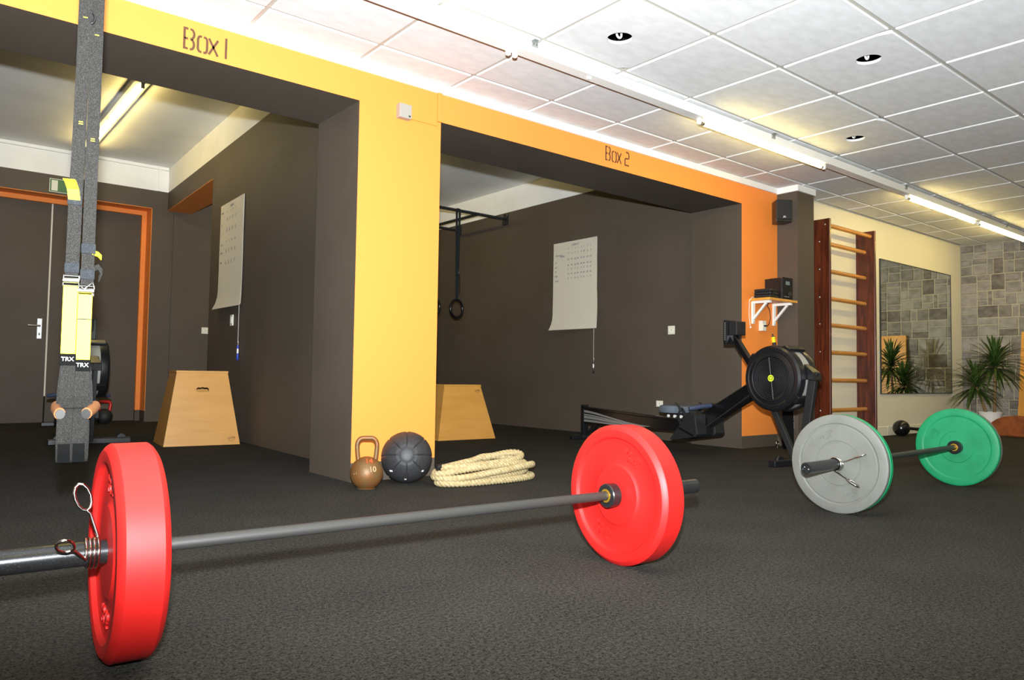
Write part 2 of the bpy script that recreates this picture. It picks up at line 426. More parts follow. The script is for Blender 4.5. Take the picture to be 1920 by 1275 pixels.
# stones of the far wall: guillotine split of the area, every stone a part
rects = []
def split(y0, y1, z0, z1):
    wy, wz = y1-y0, z1-z0
    big = 0.30 if random.random() < 0.5 else 0.20
    if (wy <= big and wz <= big*0.8) or wy*wz < 0.022 or (wy < 0.17 and wz < 0.17):
        rects.append((y0, y1, z0, z1)); return
    if wy/wz > random.uniform(0.8, 1.5):
        k = y0+wy*random.uniform(0.32, 0.68); split(y0, k, z0, z1); split(k, y1, z0, z1)
    else:
        k = z0+wz*random.uniform(0.35, 0.65); split(y0, y1, z0, k); split(y0, y1, k, z1)
for j in range(6):
    for i in range(5):
        split(-3.9+i*0.788, -3.9+(i+1)*0.788, j*0.3975, (j+1)*0.3975)
rects.sort(key=lambda r: -r[1])
for k, (y0, y1, z0, z1) in enumerate(rects[:300]):
    g = 0.0045; t = random.uniform(0.0, 0.010); c = 0.005
    j = lambda: random.uniform(-0.004, 0.004)
    Y0, Y1, ZA, ZB = y0+g, y1-g, z0+g, z1-g; X0 = XR+0.0125; X1 = XR+0.010-t
    b_ = [(X0, Y0, ZA), (X0, Y1, ZA), (X0, Y1, ZB), (X0, Y0, ZB)]
    p_ = [(X1, Y0+c+abs(j()), ZA+c+abs(j())), (X1, Y1-c-abs(j()), ZA+c+abs(j())), (X1, Y1-c-abs(j()), ZB-c-abs(j())), (X1, Y0+c+abs(j()), ZB-c-abs(j()))]
    MB().add(b_+p_, [(0,1,2,3),(4,5,6,7),(0,1,5,4),(1,2,6,5),(2,3,7,6),(3,0,4,7)]).build('stone', random.choice(STONES), wfar)

# bay walls
def divider_side(z0, z1, y0=BEAM, y1=YK):
    b = MB(); b.hexa([(B1X(y0), y0, z0), (-0.5, y0, z0), (-0.5, y1, z0), (B1X(y1), y1, z0)],
                     [(B1X(y0), y0, z1), (-0.5, y0, z1), (-0.5, y1, z1), (B1X(y1), y1, z1)]); return b
NY, NZ = 3.88, 2.545
f = divider_side(0, NZ, BEAM, NY); g_ = divider_side(NZ, Z1)
f.v += g_.v; n0 = len(f.v)-len(g_.v); f.f += [tuple(i+n0 for i in q) for q in g_.f]; f.mi += g_.mi
struct('wall_middle', f, TAUPE, 'dark taupe wall dividing the left bay from the right bay', 'wall')
f = divider_side(NZ-0.004, NZ, NY, YK)
struct('trim_5', f, ORANGE, 'orange underside of the passage through the dividing wall', 'trim')
f = divider_side(Z1, Z1C)
struct('trim_6', f, WHITE2, 'white band along the top of the dividing wall', 'trim')
f = MB(); f.box(B2X, B2X+0.2, BEAM, YK, 0, Z2)
struct('wall_bay_right', f, TAUPE, 'dark taupe side wall of the right bay carrying a flip chart', 'wall')
f = MB(); f.box(B2X, B2X+0.2, BEAM, YK, Z2, Z2C)
struct('trim_7', f, WHITE2, 'white band along the top of the right bay side wall', 'trim')
f = MB(); f.box(XL, -4.4, BEAM, YK, 0, Z1C)
struct('wall_bay_left', f, TAUPE, 'dark taupe outer side wall of the left bay', 'wall')
DX0, DX1, DZ = -3.05, -0.945, 2.55
f = MB()
f.box(-4.4, DX0, YK, YK+0.35, 0, Z1); f.box(DX1, B2X+0.2, YK, YK+0.35, 0, Z1); f.box(DX0, DX1, YK, YK+0.35, DZ, Z1)
f.box(-0.7, -0.672, YK-0.012, YK, 0, Z1)
wb = struct('wall_bay_back', f, TAUPE, 'dark taupe end wall of the bays with a double door', 'wall')
f = MB(); f.box(-4.4, B2X+0.2, YK, YK+0.35, Z1, Z1C); f.box(-4.4, -0.78, YK-0.03, YK, Z1C-0.035, Z1C); f.box(-0.895, -0.865, YK-0.014, YK, Z1, Z1C-0.035)
struct('trim_8', f, WHITE2, 'white band with a thin moulding on top of the bay end wall', 'trim')
f = MB(); f.box(XL, -0.5, BEAM, YK+0.35, Z1C, Z1C+0.15)
struct('ceiling_left', f, WHITE2, 'smooth white ceiling of the left bay', 'ceiling')
f = MB(); f.box(-0.5, B2X+0.2, BEAM, YK+0.35, Z2C, Z2C+0.15)
struct('ceiling_right', f, WHITE2, 'smooth white ceiling of the right bay', 'ceiling')

# double door in a deep orange reveal
RV = 0.26
f = MB()
f.box(DX1-0.006, DX1, YK, YK+RV, 0.13, DZ); f.box(DX0, DX0+0.006, YK, YK+RV, 0.13, DZ); f.box(DX0, DX1, YK, YK+RV, DZ-0.006, DZ)
f.box(DX1-0.006, DX1, YK, YK+RV, 0, 0.13, 1); f.box(DX0, DX0+0.006, YK, YK+RV, 0, 0.13, 1)
f.box(DX1-0.058, DX1-0.006, YK+RV-0.03, YK+RV+0.02, 0.13, DZ-0.006); f.box(DX1-0.058, DX1-0.006, YK+RV-0.03, YK+RV+0.02, 0, 0.13, 1)
f.box(DX0+0.006, DX0+0.058, YK+RV-0.03, YK+RV+0.02, 0, DZ-0.006); f.box(DX0+0.058, DX1-0.058, YK+RV-0.03, YK+RV+0.02, DZ-0.058, DZ-0.006)
struct('trim_9', f, [ORANGE, TAUPE], 'orange door reveal and frame in the bay end wall', 'trim')
d1 = thing('door_1', 'dark taupe double door with a steel lever handle', 'door', (-1.93, YK+RV, 0)); d1['kind'] = 'structure'
f = MB(); f.box(-1.062, -0.012, 0.02, 0.07, 0.004, DZ-0.058); f.build('door_leaf', TAUPE, d1)
f = MB(); f.box(0.004, 0.926, 0.02, 0.07, 0.004, DZ-0.058); f.build('door_leaf', TAUPE, d1)
f = MB(); f.box(-0.0119, 0.0039, 0.010, 0.06, 0.30, DZ-0.058); f.build('door_edge', SEAM, d1)
f = MB(); f.box(-0.105, -0.055, 0.008, 0.0199, 0.945, 1.175); hp = f.build('handle_plate', STEEL, d1, bevel=0.003)
f = MB(); f.tube((-0.08, 0.008, 1.09), (-0.08, -0.045, 1.09), 0.010); f.sweep([(-0.08, -0.045, 1.09), (-0.10, -0.05, 1.09), (-0.195, -0.048, 1.092)], 0.010, 10); f.build('door_handle', STEEL, d1, smooth=50)
f = MB(); f.box(-0.086, -0.074, 0.006, 0.0079, 0.985, 1.012); f.build('keyhole', BLACK, d1)

# ------------------------------------------------------------------ suspended ceiling
f = MB(); f.box(XL, XR+0.1, YB, 0, CE+0.28, CE+0.34)
ceil = struct('ceiling', f, PLENUM, 'suspended ceiling of white square tiles in a cream grid', 'ceiling')
T = 0.625; GB = 0.012
def tile_mesh(w_, d_, hole=None):
    b = MB(); ch = 0.004; zt = 0.016
    if hole is None:
        b.add([(0,0,zt),(w_,0,zt),(w_,d_,zt),(0,d_,zt),(0,0,ch),(w_,0,ch),(w_,d_,ch),(0,d_,ch),(ch,ch,0),(w_-ch,ch,0),(w_-ch,d_-ch,0),(ch,d_-ch,0)],
              [(0,1,2,3),(0,4,5,1),(1,5,6,2),(2,6,7,3),(3,7,4,0),(4,8,9,5),(5,9,10,6),(6,10,11,7),(7,11,8,4),(11,10,9,8)])
    else:
        hx, hy, hr = hole; n = 32
        def ring(z, r): return [(hx+r*math.cos(2*PI*k/n+PI/4), hy+r*math.sin(2*PI*k/n+PI/4), z) for k in range(n)]
        def sq(z, i):
            out = []
            for k in range(n):
                a = 2*PI*k/n+PI/4; c, s_ = math.cos(a), math.sin(a)
                t = min(((w_-i-hx)/c if c > 1e-9 else 1e9), ((i-hx)/c if c < -1e-9 else 1e9), ((d_-i-hy)/s_ if s_ > 1e-9 else 1e9), ((i-hy)/s_ if s_ < -1e-9 else 1e9))
                out.append((hx+c*t, hy+s_*t, z))
            return out
        R_ = [ring(zt, hr), ring(0, hr), sq(0, ch), sq(ch, 0), sq(zt, 0)]
        vs = [p for r in R_ for p in r]; fs = []
        for i in range(5):
            j = (i+1) % 5
            for k in range(n): fs.append((i*n+k, i*n+(k+1) % n, j*n+(k+1) % n, j*n+k))
        b.add(vs, fs)
    return b.mesh('ceiling_tile', TILE)
full = tile_mesh(T-2*GB, T-2*GB); cut = tile_mesh(T-2*GB, 0.26-2*GB)
HOLES = {(-1, 1): 0, (1, 2): 1, (3, 1): 2}
ylines = [-0.26-T*k for k in range(12)]
for i in range(21):
    x0 = XL+i*T; kx = i-9
    link('ceiling_tile', cut, ceil).location = (x0+GB, -0.26+GB, CE)
    for k in range(11):
        y0 = ylines[k+1]
        if (kx, k) in HOLES:
            hx, hy = ((-0.339, -1.167), (0.893, -1.89), (2.175, -1.183))[HOLES[(kx, k)]]
            o = link('ceiling_tile', tile_mesh(T-2*GB, T-2*GB, (hx-x0-GB, hy-y0-GB, 0.067)), ceil); o.location = (x0+GB, y0+GB, CE)
            b = MB(); cx, cy = hx+0.01, hy+0.015
            b.sweep([(cx-0.018, cy, CE+0.09)]+[(cx+0.018*math.cos(a), cy, CE+0.03+0.018*math.sin(a)) for a in [PI+PI*q/8 for q in range(9)]]+[(cx+0.018, cy, CE+0.09)], 0.006, 8)
            b.build('cable_loop', WHITEP, ceil, smooth=60)
        else:
            link('ceiling_tile', full, ceil).location = (x0+GB, y0+GB, CE)
for k, y in enumerate(ylines):
    b = MB(); b.box(XL, XR, y-GB, y+GB, CE+0.009, CE+0.014); b.build('grid_bar', TBAR, ceil)
for i in range(22):
    x0 = XL+i*T; b = MB(); b.box(x0-GB, x0+GB, YB, 0, CE+0.0095, CE+0.0135); b.build('grid_bar', TBAR, ceil)

# ------------------------------------------------------------------ lamps
def light_rail(y, x0, x1, tubes, label, brackets, holders):
    t = thing('light_rail', label, 'lamp', ((x0+x1)/2, y, CE)); ox = (x0+x1)/2
    zt, zb = -0.004, -0.064
    b = MB(); b.prism([(-0.038, zb), (0.038, zb), (0.038, zt), (0.034, zt), (-0.034, zt), (-0.038, zt)], (x0-ox, 0, 0), (0, 1, 0), (0, 0, 1), x1-x0)
    b.build('housing', WHITEP, t, bevel=0.002)
    for bx in brackets:
        b = MB(); b.box(bx-ox-0.022, bx-ox+0.022, -0.046, -0.0385, -0.034, 0.012); b.box(bx-ox-0.022, bx-ox+0.022, -0.070, -0.046, -0.0035, -0.001)
        br = b.build('bracket', GALV, t)
        for q in (-0.010, 0.010):
            b = MB(); b.lathe([(0.0001, 0), (0.006, 0), (0.005, 0.004), (0.0001, 0.004)], 10, (bx-ox+q, -0.046, -0.018), (0, -1, 0)); b.build('screw', STEEL, br)
    for hx in holders:
        b = MB(); b.prism([(-0.013, zb), (0.013, zb), (0.013, zb-0.028), (0.009, zb-0.040), (-0.009, zb-0.040), (-0.013, zb-0.028)], (hx-ox-0.010, 0, 0), (0, 1, 0), (0, 0, 1), 0.020)
        b.build('lamp_holder', WHITEP, t, bevel=0.003)
    for a, c in tubes:
        b = MB(); b.tube((a-ox+0.03, 0, zb-0.026), (c-ox-0.03, 0, zb-0.026), 0.013, 14); b.build('lamp_tube', TUBE, t, smooth=50)
        for q, s_ in ((a, 1), (c, -1)):
            b = MB(); b.tube((q-ox+s_*0.01, 0, zb-0.026), (q-ox+s_*0.03, 0, zb-0.026), 0.0132, 14); b.build('tube_cap', STEEL, t, smooth=50)
    for k in range(6):
        hx = x0+0.6+k*1.2
        if not any(a-0.1 < hx < c+0.1 for a, c in tubes):
            b = MB(); b.box(hx-ox-0.012, hx-ox+0.012, -0.006, 0.006, zb-0.010, zb+0.001); b.build('clip', WHITEP, t)
    return t
light_rail(-0.806, XL+0.02, XR-0.04, [(0.84, 2.41), (3.95, 5.55), (5.67, 7.11)],
           'white ceiling light rail with three lit fluorescent tubes above the main floor', (-0.655, 1.637, 3.81, 6.37, -2.8), (-0.80, -0.755, 0.82, 2.43, 3.92, 5.57, 5.65, 7.13))
light_rail(-3.306, XL+0.02, XR-0.04, [(1.7, 3.2), (-3.6, -2.1), (-2.0, -0.5), (4.2, 5.7)],
           'white ceiling light rail with fluorescent tubes above and behind the photographer', (-0.6, 1.6, 3.8), (1.68, 3.22, -3.62, -2.05, -0.48, 4.18, 5.72))

def bay_lamp(x, y0, y1, zc, label):
    t = thing('ceiling_lamp', label, 'lamp', (x, (y0+y1)/2, zc)); h = (y1-y0)/2
    b = MB(); b.prism([(-0.075, 0), (0.075, 0), (0.060, -0.030), (0.022, -0.044), (-0.022, -0.044), (-0.060, -0.030)], (0, h+0.03, 0), (1, 0, 0), (0, 0, 1), 2*h+0.06); b.build('housing', WHITEP, t)
    for k in range(2):
        a = -h+k*h; c = a+h
        b = MB(); b.tube((0, a+0.03, -0.066), (0, c-0.03, -0.066), 0.014, 14); b.build('lamp_tube', TUBE, t, smooth=50)
    for q in (-h+0.012, 0, h-0.012):
        b = MB(); b.box(-0.014, 0.014, q-0.012, q+0.012, -0.086, -0.0435); b.build('lamp_holder', WHITEP, t, bevel=0.003)
bay_lamp(-1.72, 2.95, 5.35, Z1C, 'twin fluorescent tube lamp on the left bay ceiling')
bay_lamp(0.75, 2.95, 5.35, Z2C, 'twin fluorescent tube lamp on the right bay ceiling behind the orange pillar')

# ================================================================== BARBELLS
def axis_matrix(yaw):            # local z runs along the bar, local x horizontal, local y up
    z = Vector((math.cos(yaw), math.sin(yaw), 0)); y = Vector((0, 0, 1)); x = y.cross(z)
    M = Matrix.Identity(3)
    for i in range(3): M[i][0], M[i][1], M[i][2] = x[i], y[i], z[i]
    return M
PR = 0.225
def plate(label, org, yaw, d, t, material, prof, words, size, rot, name='weight_plate', letter_d=0.0032):
    """plate from distance d to d+t along the bar; words: list of (text, radius, sideways)"""
    A = axis_matrix(yaw); loc = Vector(org)+A @ Vector((0, 0, d+t/2))
    p = thing(name, label, 'weight plate', loc, A)
    h = t/2
    outer = [(0.0256, -h*prof[0][1])] + [(r, -h*k) for r, k in prof]
    back = [(r, h*k) for r, k in reversed(prof)] + [(0.0256, h*prof[0][1])]
    b = MB(); b.lathe(outer+back, 96, (0,0,0), (0,0,1), 0, close=True)
    b.build('disc', material, p, smooth=32)
    # raised lettering on both faces, twice round the face
    for s_ in (-1, 1):
        n = Vector((0, 0, s_)); right = Vector((0, 1, 0)).cross(n); fi = math.radians(rot)
        er = right*math.cos(fi)+Vector((0, 1, 0))*math.sin(fi); up = n.cross(er)
        for q in (1, -1):
            for tx, side, zlev in words:
                text('lettering', tx, size, letter_d, frame(er*(q*0.139)+up*side+n*(h*zlev), er, up), material, p)
    return p

def barbell(label, org, yaw, d0, inner0, inner1, d1):
    A = axis_matrix(yaw); p = thing('barbell', label, 'barbell', Vector(org), A)
    b = MB(); b.tube((0, 0, inner0-0.02), (0, 0, inner1+0.02), 0.0145, 20); 
    b.build('shaft', SHAFT, p, smooth=40)
    for s_, a, e in ((-1, inner0, d0), (1, inner1, d1)):
        b = MB()
        b.lathe([(0.0155, -0.034), (0.036, -0.034), (0.0385, -0.031), (0.0385, 0.0), (0.025, 0.0), (0.025, abs(e-a)-0.003), (0.0225, abs(e-a)), (0.018, abs(e-a)), (0.018, abs(e-a)-0.006), (1e-6, abs(e-a)-0.006)], 32, (0, 0, a), (0, 0, s_))
        sl = b.build('sleeve', SLEEVE, p, smooth=32)
        b = MB(); b.lathe([(0.0150, -0.0355), (0.0215, -0.0355), (0.0215, -0.034), (0.0150, -0.034)], 28, (0, 0, a), (0, 0, s_), close=True); b.build('bushing_ring', BRASS, sl, smooth=40)
        for q in (-1, 1):
            b = MB(); b.lathe([(1e-6, 0.004), (0.0028, 0.003), (0.003, 0.0), (1e-6, 0.0)], 10, (q*0.009, q*0.004, e-s_*0.006), (0, 0, s_)); b.build('end_bolt', STEEL, sl)
    return p

def spring_collar(label, org, yaw, d, side, arms, turns=3.3, wire=0.0034):
    A = axis_matrix(yaw); p = thing('spring_collar', label, 'collar', Vector(org)+A @ Vector((0, 0, d)), A)
    R_ = 0.0292; pts = []; n = 90
    a0 = math.radians(arms[0][0])
    for i in range(n+1):
        a = a0+2*PI*turns*i/n; pts.append((R_*math.cos(a), R_*math.sin(a), side*(0.005+turns*0.0076*i/n)))
    b = MB(); b.sweep(pts, wire, 8); b.build('coil', CHROME, p, smooth=60)
    for (ang, lean, ln), end in zip(arms, (pts[0], pts[-1])):
        a = math.radians(ang); rd = Vector((math.cos(a), math.sin(a), side*lean)).normalized(); e = Vector(end)
        tn = Vector((0, 0, side)); tn = (tn-rd*tn.dot(rd)).normalized()
        L = [e, e+rd*ln*0.45]; c0 = e+rd*ln*0.5
        for k in range(13):
            t = 2*PI*k/12; L.append(e+rd*(ln*0.76-ln*0.24*math.cos(t))+tn*(0.013*(1-math.cos(t*0.5))*1.0 if False else 0.0145*math.sin(t)+0.004))
        b = MB(); b.sweep(L, wire, 8); b.build('grip_loop', CHROME, p, smooth=60)
    return p

# red bar in the foreground
RO = (-2.8529, -2.0397, PR); RYAW = -0.0585
barbell('long dark steel barbell carrying the two red plates', RO, RYAW, -0.30, 0.094, 1.4675, 1.865)
prof_red = [(0.028, 0.80), (0.094, 0.80), (0.100, 0.72), (0.106, 0.66), (0.172, 0.66), (0.180, 0.74), (0.186, 0.96), (0.190, 1.0), (0.210, 1.0), (0.220, 0.86), (0.225, 0.72)]
for d, lab in ((0.0, 'thick red bumper plate nearest the camera on the left'), (1.468, 'thick red bumper plate in the middle of the floor')):
    plate(lab, RO, RYAW, d, 0.0945, RED, prof_red, [('25', 0.020, 0.66), ('kg', -0.018, 0.66)], 0.042, 62 if d else 85, letter_d=0.0045)
spring_collar('chrome spring collar holding the nearest red plate', RO, RYAW, -0.001, -1, ((84, 0.30, 0.120), (128, 0.75, 0.080)))
# grey and green bar behind it
GO = (0.1431, -2.0852, PR); GYAW = 0.0318
barbell('dark steel barbell carrying the grey and green plates', GO, GYAW, -0.292, 0.056, 1.482, 1.80)
prof_thin = [(0.028, 0.86), (0.097, 0.86), (0.099, 0.66), (0.103, 0.66), (0.105, 0.86), (0.174, 0.86), (0.177, 0.68), (0.181, 0.70), (0.186, 1.0), (0.219, 1.0), (0.223, 0.86), (0.225, 0.6)]
plate('grey bumper plate facing the camera with a sleeve end', GO, GYAW, 0.0, 0.025, GREY, prof_thin, [('5', 0.019, 0.86), ('kg', -0.017, 0.86)], 0.040, 116, letter_d=0.0032)
prof_gr = [(0.028, 0.9), (0.088, 0.9), (0.092, 0.7), (0.098, 0.72), (0.172, 0.72), (0.178, 0.72), (0.184, 0.98), (0.188, 1.0), (0.216, 1.0), (0.222, 0.86), (0.225, 0.66)]
plate('green bumper plate tucked behind the near grey plate', GO, GYAW, 0.0255, 0.030, GREEN, prof_gr, [('10', 0.019, 0.72), ('KG', -0.017, 0.72)], 0.036, 150, letter_d=0.0032)
plate('green bumper plate at the far end of the bar', GO, GYAW, 1.4825, 0.030, GREEN, prof_gr, [('10', 0.019, 0.72), ('KG', -0.017, 0.72)], 0.036, 150, letter_d=0.0034)
plate('grey bumper plate behind the far green plate', GO, GYAW, 1.513, 0.025, GREY, prof_thin, [('5', 0.019, 0.86), ('kg', -0.017, 0.86)], 0.040, 116, letter_d=0.0032)
spring_collar('chrome spring collar with two arms on the grey plate', GO, GYAW, -0.001, -1, ((158, 0.10, 0.12), (206, 0.10, 0.13)))
spring_collar('chrome spring collar on the far end behind the green plate', GO, GYAW, 1.539, 1, ((30, 0.12, 0.11), (-60, 0.12, 0.11)))

# ================================================================== ROWING MACHINES
def rower(label, loc, direction, group=None):
    """local x: from the rear foot to the flywheel, local y: to the left of it, z up"""
    dx, dy = direction
    t = thing('rowing_machine', label, 'rowing machine', (loc[0], loc[1], 0), math.atan2(dy, dx), group)
    # rail
    def zt(s): return 0.318-0.042*s
    def zb(s): return 0.152+0.012*s
    b = MB(); s1 = 1.50
    for y0, y1 in ((-0.026, 0.026),):
        b.hexa([(0.0, y0, zb(0)), (s1, y0, zb(s1)), (s1, y1, zb(s1)), (0.0, y1, zb(0))], [(0.0, y0, zt(0)-0.02), (s1, y0, zt(s1)-0.02), (s1, y1, zt(s1)-0.02), (0.0, y1, zt(0)-0.02)])
    b.build('rail_beam', BLACKG, t, bevel=0.004)
    b = MB(); b.hexa([(0.0, -0.03, zt(0)-0.02), (s1, -0.03, zt(s1)-0.02), (s1, 0.03, zt(s1)-0.02), (0.0, 0.03, zt(0)-0.02)], [(0.0, -0.03, zt(0)), (s1, -0.03, zt(s1)), (s1, 0.03, zt(s1)), (0.0, 0.03, zt(0))])
    b.build('seat_track', STEEL if False else BLACKG, t, bevel=0.002)
    for s_ in (-1, 1):     # swoosh decal on both sides: thin applied bands
        for k, (a0, a1, e0, th) in enumerate(((0.86, 0.20, 0.92, 0.020), (0.64, 0.17, 0.90, 0.012), (0.46, 0.13, 0.86, 0.026), (0.22, 0.08, 0.70, 0.022))):
            b = MB(); pts = []
            for i in range(15):
                u = i/14; s = 0.015+e0*u; f_ = a0+(a1-a0)*(u*u*(3-2*u))
                pts.append((s, s_*0.0266, zb(s)+(zt(s)-0.024-zb(s))*f_, th*(1-u)**0.7+0.002))
            o = len(b.v)
            for q in pts:
                for dy_ in (0, s_*0.0008):
                    b.v.append((q[0], q[1]+dy_, q[2]-q[3]/2)); b.v.append((q[0], q[1]+dy_, q[2]+q[3]/2))
            for i in range(14):
                a = o+4*i; c = a+4
                for fc in ((a+2, a+3, c+3, c+2), (a, c, c+1, a+1), (a, a+2, c+2, c), (a+1, c+1, c+3, a+3)): b.f.append(fc); b.mi.append(0)
            b.build('rail_decal', DECAL, t)
    # rear leg
    b = MB(); b.box(-0.012, 0.035, -0.03, 0.03, 0.03, 0.335); b.bar((0.20, 0, 0.17), (0.05, 0, 0.02), 0.05, 0.03, (0, 1, 0)); b.build('rear_leg', BLACK, t, bevel=0.004)
    b = MB(); b.box(-0.02, 0.045, -0.17, 0.17, 0.0, 0.042); b.build('rear_foot', BLACK, t, bevel=0.006)
    # seat with rollers
    st = MB(); n = 24; ring = []
    for lvl, (sc_, z) in enumerate(((0.96, 0.318), (1.0, 0.332), (1.0, 0.352), (0.96, 0.366), (0.80, 0.372))):
        for k in range(n):
            a = 2*PI*k/n; c, s_ = math.cos(a), math.sin(a)
            sup = 1.0/max(abs(c), abs(s_))**0.55
            st.v.append((1.24+0.105*sc_*c*sup, 0.155*sc_*s_*sup, z+(0.010*abs(s_*sup) if lvl >= 2 else 0)))
    for i in range(4):
        for k in range(n): st.f.append((i*n+k, i*n+(k+1) % n, (i+1)*n+(k+1) % n, (i+1)*n+k)); st.mi.append(0)
    st.f.append(tuple(reversed(range(n)))); st.mi.append(0); st.f.append(tuple(4*n+k for k in range(n))); st.mi.append(0)
    st.build('seat', SEATG, t, smooth=50)
    b = MB(); b.box(1.15, 1.33, -0.05, 0.05, 0.300, 0.3175); b.build('seat_carriage', BLACK, t, bevel=0.003)
    for s in (1.17, 1.24, 1.31):
        for s_ in (-1, 1):
            b = MB(); b.lathe([(0.004, -0.006), (0.012, -0.006), (0.014, 0), (0.012, 0.006), (0.004, 0.006)], 18, (s, s_*0.040, 0.2865), (0, 1, 0)); b.build('seat_roller', WHITEP, t, smooth=40)
    # front beam
    d = Vector((0.47, 0, 0.255)).normalized(); u_ = Vector((-d.z, 0, d.x)); p0 = Vector((1.53, 0, 0.262)); p1 = Vector((2.12, 0, 0.585))
    b = MB(); b.bar(p0, p1, 0.085, 0.115, (0, 0, 1)); b.build('front_beam', BLACKG, t, bevel=0.008)
    b = MB(); b.bar(p0+Vector((0.02, 0, -0.062)), p1+Vector((-0.05, 0, -0.062)), 0.094, 0.008, (0, 0, 1)); b.build('beam_lip', BLACKM, t)
    b = MB(); b.hexa([(1.44, -0.05, 0.125), (1.58, -0.05, 0.148), (1.58, 0.05, 0.148), (1.44, 0.05, 0.125)], [(1.44, -0.05, 0.28), (1.58, -0.05, 0.33), (1.58, 0.05, 0.33), (1.44, 0.05, 0.28)]); b.build('hinge_block', BLACK, t, bevel=0.01)
    # foot stretchers
    for s_ in (-1, 1):
        y0, y1 = sorted((s_*0.048, s_*0.165))
        b = MB(); b.prism([(1.300, 0.105), (1.335, 0.100), (1.575, 0.142), (1.600, 0.165), (1.575, 0.318), (1.515, 0.338), (1.500, 0.332)], (0, y1, 0), (1, 0, 0), (0, 0, 1), y1-y0)
        fr = b.build('foot_stretcher', BLACKM, t, bevel=0.006)
        b = MB(); b.bar((1.40, s_*0.1655, 0.205), (1.56, s_*0.1655, 0.150), 0.002, 0.016, (0, 0, 1)); b.build('stretcher_slot', BLACKG, fr)
        b = MB(); cx = s_*0.108
        b.ribbon([(1.435, cx+s_*0.055, 0.225), (1.395, cx+s_*0.05, 0.28), (1.375, cx+s_*0.02, 0.335), (1.372, cx, 0.36), (1.375, cx-s_*0.02, 0.345), (1.39, cx-s_*0.045, 0.29), (1.43, cx-s_*0.055, 0.23)], 0.030, 0.003, (0.75, 0, 0.66)); b.build('foot_strap', BLACKM, fr)
        b = MB(); b.ribbon([(1.39, cx+s_*0.02, 0.33), (1.385, cx+s_*0.03, 0.37), (1.35, cx+s_*0.034, 0.405)], 0.022, 0.003, (0.3, 0.9, 0)); b.build('strap_tail', BLACKM, fr)
    # handle and chain
    b = MB(); b.sweep([(1.645, y, 0.405+0.10*(abs(y)/0.25)*-0.35) for y in (-0.06, 0.06)], 0.016, 12); b.build('handle_core', BLACK, t, smooth=50)
    for s_ in (-1, 1):
        b = MB(); b.sweep([(1.645, s_*0.06, 0.393), (1.630, s_*0.15, 0.385), (1.600, s_*0.23, 0.372), (1.592, s_*0.248, 0.369)], [0.018, 0.0185, 0.0185, 0.013], 14); b.build('handle_grip', BLUEG, t, smooth=60)
    b = MB(); b.tube((1.65, 0, 0.395), (1.715, 0, 0.418), 0.013); b.build('handle_swivel', BLACK, t, smooth=40)
    b = MB(); b.tube((1.715, 0, 0.418), (1.735, 0, 0.425), 0.014); b.build('swivel_ring', STEEL, t, smooth=40)
    N = 30; P0, P1 = Vector((1.735, 0, 0.425)), Vector((2.05, 0, 0.548))
    for k in range(N):
        c = P0.lerp(P1, (k+0.5)/N); dd = (P1-P0).normalized(); lat = Vector((0, 1, 0)); up = lat.cross(dd)
        b = MB(); b.obox(c, dd*0.0048, lat*0.004, up*(0.0035 if k % 2 else 0.0022)); b.build('chain_link', GALV if k % 2 else BLACK, t)
    # flywheel: drum of two covers with a pale perforated band between
    c = Vector((2.25, 0, 0.615)); R_ = 0.240
    b = MB(); b.lathe([(0.05, -0.045), (R_-0.012, -0.045), (R_-0.012, 0.045), (0.05, 0.045)], 64, c, (0, 1, 0), close=True); b.build('perforated_band', GUARD, t, smooth=40)
    for s_ in (-1, 1):
        b = MB(); b.lathe([(0.150, 0.105), (0.152, 0.118), (0.160, 0.122), (0.192, 0.112), (0.200, 0.116), (0.222, 0.112), (0.236, 0.098), (R_, 0.078), (R_, 0.046), (0.15, 0.046)], 64, c, (0, s_, 0), close=True); hs = b.build('flywheel_cover', BLACK, t, smooth=30)
        b = MB(); b.lathe([(1e-6, 0.072), (0.15, 0.072), (0.15, 0.0725), (1e-6, 0.0725)], 48, c, (0, s_, 0)); b.build('flywheel_disc', VOID, hs)
        for k in range(12):
            r = 0.026+k*0.0108
            b = MB(); b.sweep([c+Vector((r*math.cos(2*PI*q/40), s_*0.112, r*math.sin(2*PI*q/40))) for q in range(40)], 0.0022, 6, closed=True); b.build('guard_ring', RINGM, hs, smooth=60)
        for k in range(8):
            a = 2*PI*k/8+0.12; e1 = Vector((math.cos(a), 0, math.sin(a)))
            b = MB(); b.tube(c+e1*0.02+Vector((0, s_*0.1115, 0)), c+e1*0.152+Vector((0, s_*0.1115, 0)), 0.0022, 6); b.build('guard_spoke', ALU if k % 4 == 2 else BLACKG, hs)
        b = MB(); b.lathe([(1e-6, 0.108), (0.024, 0.108), (0.025, 0.112), (0.024, 0.117), (1e-6, 0.117)], 28, c, (0, s_, 0)); bd = b.build('centre_badge', LOGOY, hs, smooth=40)
        ex = Vector((-s_, 0, 0)) if s_ > 0 else Vector((1, 0, 0))
        text('logo', 'C2', 0.032, 0.0006, frame(c+Vector((0, s_*0.1172, 0)), ex, (0, 0, 1)), BLACK, bd, shear=0.2)
    for a_ in (62, -38, 140):      # clamps across the band
        a = math.radians(a_); e1 = Vector((math.cos(a), 0, math.sin(a))); e2 = Vector((-math.sin(a), 0, math.cos(a)))
        b = MB(); b.obox(c+e1*(R_+0.002), e1*0.014, e2*0.030, Vector((0, 0.094, 0))); b.build('cover_clamp', BLACK, t, bevel=0.006)
    # monitor arm and monitor
    b = MB(); b.bar((2.02, -0.02, 0.70), (1.83, -0.02, 0.955), 0.045, 0.045, (0, 1, 0)); b.build('monitor_arm', BLACKG, t, bevel=0.005)
    b = MB(); b.box(1.792, 1.822, -0.085, 0.085, 0.872, 1.062); mo = b.build('monitor', BLACK, t, bevel=0.005)
